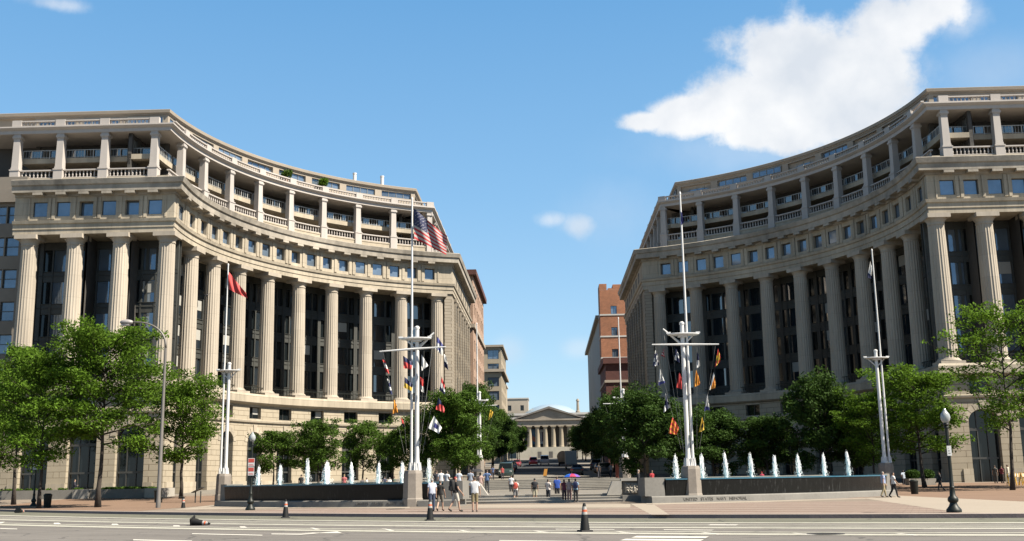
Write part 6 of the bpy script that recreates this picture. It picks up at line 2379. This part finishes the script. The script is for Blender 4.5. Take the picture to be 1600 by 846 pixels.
p_ = person(*gp(900, 785.5), 175, 'stand', 'person in a pale blue top and dark trousers right of the rainbow umbrella', 'tan', 'black', (.22, .36, .48), (.02, .02, .025), True, 1.6, hairlen=.05, group=GW, shoe=(.7, .7, .7))
backpack(p_, (.07, .08, .18), 'dark blue backpack at the right edge of the umbrella group', 1.0)
# rainbow umbrella
ux, uy = u_.location.x + .05, u_.location.y - .1
uc = [plain('umb_blue', (.02, .12, .62), .6), plain('umb_red', (.50, .03, .10), .6), plain('umb_violet', (.16, .07, .42), .6), plain('umb_teal', (.03, .28, .5), .6)]
def umbrella(x, y, z, R, H, mats, label, rz, seg=8):
    root = thing('umbrella', label, 'umbrella', (x, y, z), rz, None)
    b = MB(); n = seg * 3
    rings = [(.02, H), (.35, H * .96), (.7, H * .72), (1.0, H * .22)]
    for k, zz in rings:
        for i in range(n):
            a = 2 * pi * i / n
            sc_ = 1 - .06 * (k ** 2) * abs(sin(seg * a / 2))
            b.v.append((R * k * cos(a) * sc_, R * k * sin(a) * sc_, zz))
    for j in range(3):
        for i in range(n):
            i2 = (i + 1) % n
            b.face((j * n + i, (j + 1) * n + i, (j + 1) * n + i2, j * n + i2), (i // 3) % len(mats))
    b.build('canopy', mats, root, smooth=False)
    t = MB(); t.tube([(0, 0, -.85), (0, 0, H + .06)], .012, 6); t.build('shaft', M['steel'], root)
    for i in range(seg):
        a = 2 * pi * i / seg
        q = MB(); q.tube([(0, 0, H * .9), (R * .7 * cos(a), R * .7 * sin(a), H * .68), (R * cos(a), R * sin(a), H * .2)], .006, 4); q.build('rib', M['steel'], root)
umbrella(ux + .15, uy, 1.62, .60, .28, uc, 'open rainbow umbrella with blue, violet and red panels over the group', .5)
# by the right end and the parapets
person(*gp(1382, 777.5), 100, 'walk2', 'white haired man in a blue shirt and khaki trousers leaning towards the pool end', 'light', 'grey', (.42, .50, .72), (.40, .33, .2), True, 1.74, build=1.08, group=GW)
person(*gp(1398, 778.0), 95, 'walk', 'person in a white shirt and black trousers walking right by the pool end', 'tan', 'black', (.74, .74, .74), (.015, .015, .017), True, 1.68, group=GW)
person(*gp(1413, 763, .15), 200, 'hips', 'man in a pale shirt and dark trousers standing in the shade at the right', 'dark', 'black', (.52, .60, .72), (.02, .022, .035), True, 1.74, build=1.1, group=GW)
person(*gp(1470, 769), 250, 'walk', 'person in black walking in the tree shade left of the right globe lamp', 'tan', 'black', (.02, .02, .022), (.02, .02, .022), True, 1.7, sleeve=2, group=GW)
person(at(1556, 750, 104).x, 104, ground(at(1556, 750, 104).x, 104), 150, 'stand', 'person half hidden behind the right tree trunk', 'light', 'brown', (.10, .10, .09), (.12, .11, .10), True, 1.72, group=GW)
p_ = person(at(1566, 750, 104).x, 104, ground(at(1566, 750, 104).x, 104), 120, 'hold', 'person in a maroon top by the right shop window', 'tan', 'black', (.20, .03, .05), (.04, .03, .03), True, 1.66, group=GW)
person(at(1576, 750, 104).x, 104, ground(at(1576, 750, 104).x, 104), 240, 'stand', 'person in a cream top beside the yellow barricades', 'tan', 'brown', (.62, .58, .47), (.05, .045, .04), True, 1.78, sleeve=2, group=GW)
person(6.05, 73.15, .42, 90, 'stand', 'man in a dark suit standing by the carved relief panel', 'light', 'grey', (.025, .025, .03), (.025, .025, .03), True, 1.72, sleeve=2, group=GW)
person(7.2, 75.6, .5, 40, 'stand', 'person in a red top between the relief panel and the right pool', 'tan', 'black', (.42, .03, .04), (.05, .04, .04), True, 1.6, group=GW)
# people behind the parapet and the pools
GP = 'people on the plaza behind the pools'
def behind(px, ytop, Y, heading, pose, label, *a, **k):
    h = k.get('h', 1.68)
    t = at(px, ytop, Y)
    z = ZP
    hh = max(1.2, min(1.85, t.z - z))
    k['h'] = hh
    person(t.x, Y, z, heading, pose, label, *a, group=GP, **k)
behind(682, 734.5, 79.5, 180, 'stand', 'left one of three people in white behind the left parapet', 'light', 'brown', (.05, .05, .06), (.1, .1, .12), True)
behind(689, 733, 79.0, 190, 'stand', 'middle one of three people in white behind the left parapet', 'light', 'brown', WHT, (.3, .26, .2), True)
behind(698, 735, 78.2, 160, 'hold', 'right one of three people in white behind the left parapet', 'light', 'black', WHT, (.05, .05, .06), True, hairlen=.08)
behind(717, 733, 84, 180, 'stand', 'person in pale blue under the forked tree', 'light', 'brown', (.55, .6, .68), (.1, .1, .15), True)
behind(735, 733, 82, 180, 'stand', 'person in a blue grey shirt before the salmon brick wall', 'tan', 'brown', (.30, .34, .42), (.08, .08, .1), True)
behind(761, 732, 86, 170, 'hips', 'person in a blue shirt at the right end of the left parapet', 'light', 'brown', (.14, .22, .42), (.1, .1, .1), True)
u2 = person(-4.9, 76.5, .5, 185, 'umbrella', 'woman in a pink patterned top under a black umbrella by the stairs', 'tan', 'brown', (.48, .33, .30), (.40, .30, .26), False, 1.62, hairlen=.1, group=GW)
umbrella(-5.15, 76.4, 2.1, .52, .26, [cloth((.02, .02, .025))], 'open black umbrella left of the stairs', .2)
for i, (px, yt, top, hr, lab) in enumerate(((538, 741, (.55, .16, .16), 'blond', 'seated person in pink behind the fifth jet of the left pool'), (566, 747, (.10, .10, .11), 'black', 'seated person in black between two jets of the left pool'),
        (573, 746, (.6, .6, .6), 'brown', 'seated person in white next to the person in black'), (601, 744, (.08, .09, .14), 'black', 'seated person in navy right of the sixth jet'), (609, 746, WHT, 'grey', 'grey haired seated person in white near the left mast'), (616, 744, (.12, .16, .12), 'brown', 'seated person in dark green near the left mast'),
        (471, 741, (.03, .03, .03), 'black', 'dark clad person standing beside the third jet of the left pool'))):
    behind(px, yt, 92 + i % 3, 180 + 40 * (i % 3), 'stand', lab, 'light', hr, top, (.06, .06, .08), True)
behind(1190, 737, 92, 170, 'stand', 'person in a bright pink top behind the fourth jet of the right pool', 'light', 'redcap', (.60, .05, .12), (.1, .1, .1), True)
# far left
t = at(116, 768, 108)
person(t.x, 108.0, ground(t.x, 108), 120, 'hold', 'man in a dark suit holding something white by the left shop window', 'light', 'brown', (.03, .03, .05), (.03, .03, .05), True, 1.8, sleeve=2, group=GW)
t = at(23, 765, 108)
person(t.x, 108.0, ground(t.x, 108), 120, 'stand', 'person in a dark red top by the planter at the left edge', 'tan', 'black', (.28, .03, .05), (.03, .03, .04), True, 1.6, group=GW)
# walkers on the far street pavement
for i, (px, Y, top, lab) in enumerate(((742, 128, (.6, .62, .66), 'walker in pale grey on the upper pavement at the left'), (770, 132, (.12, .16, .3), 'walker in blue on the upper pavement at the left'), (785, 140, (.6, .1, .1), 'walker in red far along the left pavement'), (936, 130, (.05, .05, .06), 'walker in black under the right trees'), (955, 126, (.3, .3, .33), 'walker in grey near the red kiosk'))):
    t = at(px, 748, Y)
    person(t.x, Y, gz(t.x, Y), 180 * (i % 2), 'walk', lab, 'tan', 'black', top, (.05, .05, .07), True, 1.72, group='walkers on the far street')

# ------------------------------------------------------------------ world, sun, view
sc = bpy.context.scene
AZ, EL = 67.0, 49.0             # sun: degrees from -Y towards +X, elevation
sd = Vector((cos(rad(EL)) * sin(rad(AZ)), -cos(rad(EL)) * cos(rad(AZ)), sin(rad(EL))))
sl = bpy.data.lights.new('sun', 'SUN'); sl.energy = 5.0; sl.angle = rad(.53); sl.color = (1.0, .915, .78)
so = bpy.data.objects.new('sun', sl); C.objects.link(so)
so.rotation_euler = sd.to_track_quat('Z', 'Y').to_euler()
so.location = sd * 300
w = bpy.data.worlds.new('World'); sc.world = w; w.use_nodes = True
nt = w.node_tree
bg = nt.nodes['Background']
sky = nt.nodes.new('ShaderNodeTexSky')
sky.sky_type = 'NISHITA'; sky.sun_disc = False
sky.sun_elevation = rad(EL); sky.sun_rotation = rad(180 - AZ)
sky.air_density = 1.0; sky.dust_density = .6; sky.ozone_density = 2.2; sky.altitude = 20
tcw = nt.nodes.new('ShaderNodeTexCoord')
sep = nt.nodes.new('ShaderNodeSeparateXYZ'); nt.links.new(tcw.outputs['Generated'], sep.inputs[0])
az = math_n(nt, 'MULTIPLY', math_n(nt, 'ARCTAN2', sep.outputs[0], sep.outputs[1]), 180 / pi)
el = math_n(nt, 'MULTIPLY', math_n(nt, 'ARCSINE', sep.outputs[2]), 180 / pi)
def cloud(ells, nscale, namp, lo, hi, warp=0.0):
    nz = nd(nt, 'ShaderNodeTexNoise', Scale=nscale, Detail=9.0, Roughness=.62)
    nt.links.new(tcw.outputs['Generated'], nz.inputs['Vector'])
    tot = None
    for (a0, e0, ra, re, amp) in ells:
        u = math_n(nt, 'MULTIPLY', math_n(nt, 'SUBTRACT', az, a0), 1 / ra)
        v = math_n(nt, 'MULTIPLY', math_n(nt, 'SUBTRACT', el, e0), 1 / re)
        q = math_n(nt, 'ADD', math_n(nt, 'MULTIPLY', u, u), math_n(nt, 'MULTIPLY', v, v))
        g = math_n(nt, 'MULTIPLY', math_n(nt, 'POWER', 2.71828, math_n(nt, 'MULTIPLY', q, -1.0)), amp)
        tot = g if tot is None else math_n(nt, 'MAXIMUM', tot, g)
    f = math_n(nt, 'ADD', tot, math_n(nt, 'MULTIPLY', math_n(nt, 'SUBTRACT', nz.outputs[0], .5), namp))
    mr = nt.nodes.new('ShaderNodeMapRange'); mr.interpolation_type = 'SMOOTHSTEP'
    nt.links.new(f, mr.inputs[0]); mr.inputs[1].default_value = lo; mr.inputs[2].default_value = hi
    return math_n(nt, 'MINIMUM', mr.outputs[0], math_n(nt, 'MULTIPLY', math_n(nt, 'SUBTRACT', tot, .04), 8.0, clamp=True), clamp=True)
CLOUDS = [[(14.98, 20.82, 4.37, 2.58, 1.4), (11.28, 19.55, 3.8, 1.98, 1.4), (8.26, 19.06, 2.82, 1.27, 1.4), (5.94, 18.94, 1.96, 0.67, 1.26), (17.41, 19.88, 3.09, 3.2, 1.4), (19.29, 22.49, 3.54, 1.86, 1.0499999999999998), (21.41, 22.77, 2.81, 1.68, 1.0499999999999998), (14.25, 17.94, 5.02, 1.64, 1.19), (11.85, 17.67, 3.76, 1.16, 0.9799999999999999)], [(1.99, 13.55, 1.49, 0.9, 1), (0.75, 13.83, 1.35, 0.55, 0.8), (20.67, 20.06, 2.5, 1.87, 0.6), (22.78, 22.23, 1.83, 1.82, 0.6), (-26.71, 23.65, 2.16, 0.48, 0.7)], [(13.52, 17.18, 7.39, 1.98, 0.9), (-2.04, 6.78, 0.98, 0.9, 1), (1.79, 6.88, 1.04, 0.62, 1), (24.32, 19.48, 3.54, 1.83, 0.8), (3.96, 14.24, 4.25, 2.07, 0.5)]]
m1 = math_n(nt, 'MULTIPLY', cloud(CLOUDS[0], 15.0, 1.75, .34, .86), .97)
m2 = math_n(nt, 'MULTIPLY', cloud(CLOUDS[1], 22.0, 1.0, .25, 1.0), .62)
m3 = math_n(nt, 'MULTIPLY', cloud(CLOUDS[2], 9.0, .8, .1, 1.1), .30)
mask = math_n(nt, 'MAXIMUM', m1, math_n(nt, 'MAXIMUM', m2, m3))
nz2 = nd(nt, 'ShaderNodeTexNoise', Scale=14.0, Detail=8.0); nt.links.new(tcw.outputs['Generated'], nz2.inputs['Vector'])
shade = math_n(nt, 'MULTIPLY_ADD', nz2.outputs[0], 3.0, -1.1, clamp=True)
hs = nt.nodes.new('ShaderNodeHueSaturation'); hs.inputs['Saturation'].default_value = SKY_SAT = 1.28; hs.inputs['Value'].default_value = 1.0
nt.links.new(sky.outputs[0], hs.inputs['Color'])
EXPO = 1.5
SKYS = .085 / 2 ** 1.12
SKY_LOW, SKY_HIGH = 2.6, .2
ck = 1 / SKYS / 2 ** EXPO
ccol = mix_rgb(nt, shade, (.74 * ck, .79 * ck, .86 * ck), (1.04 * ck, 1.04 * ck, 1.04 * ck))
hz = math_n(nt, 'POWER', 2.71828, math_n(nt, 'MULTIPLY', math_n(nt, 'MAXIMUM', el, 0.0), -1 / 9.0))
mr2 = nt.nodes.new('ShaderNodeMapRange'); mr2.inputs[1].default_value = 0; mr2.inputs[2].default_value = 60; mr2.inputs[3].default_value = SKY_LOW; mr2.inputs[4].default_value = SKY_HIGH
nt.links.new(el, mr2.inputs[0])
skc = mix_rgb(nt, 1.0, hs.outputs[0], mr2.outputs[0], 'MULTIPLY')
rmp = nt.nodes.new('ShaderNodeValToRGB')
er = rmp.color_ramp.elements
for i, (p_, c_) in enumerate(((0.0, (.56, .74, .87)), (.12, (.44, .67, .86)), (.30, (.29, .555, .84)), (.52, (.175, .44, .79)), (1.0, (.06, .20, .50)))):
    e_ = er[i] if i < 2 else er.new(p_)
    e_.position = p_; e_.color = (*c_, 1)
nt.links.new(math_n(nt, 'DIVIDE', el, 50.0, clamp=True), rmp.inputs[0])
low = nt.nodes.new('ShaderNodeMapRange'); low.inputs[1].default_value = 28; low.inputs[2].default_value = 50; low.inputs[3].default_value = .8; low.inputs[4].default_value = .0
nt.links.new(el, low.inputs[0])
skc = mix_rgb(nt, low.outputs[0], skc, mix_rgb(nt, 1.0, rmp.outputs[0], (ck, ck, ck), 'MULTIPLY'))
fin = mix_rgb(nt, mask, skc, ccol)
nt.links.new(fin, bg.inputs['Color'])
bg.inputs['Strength'].default_value = SKYS
vs = sc.view_settings
vs.view_transform = 'Standard'; vs.look = 'None'; vs.exposure = EXPO; vs.gamma = 1.0; vs.use_curve_mapping = False
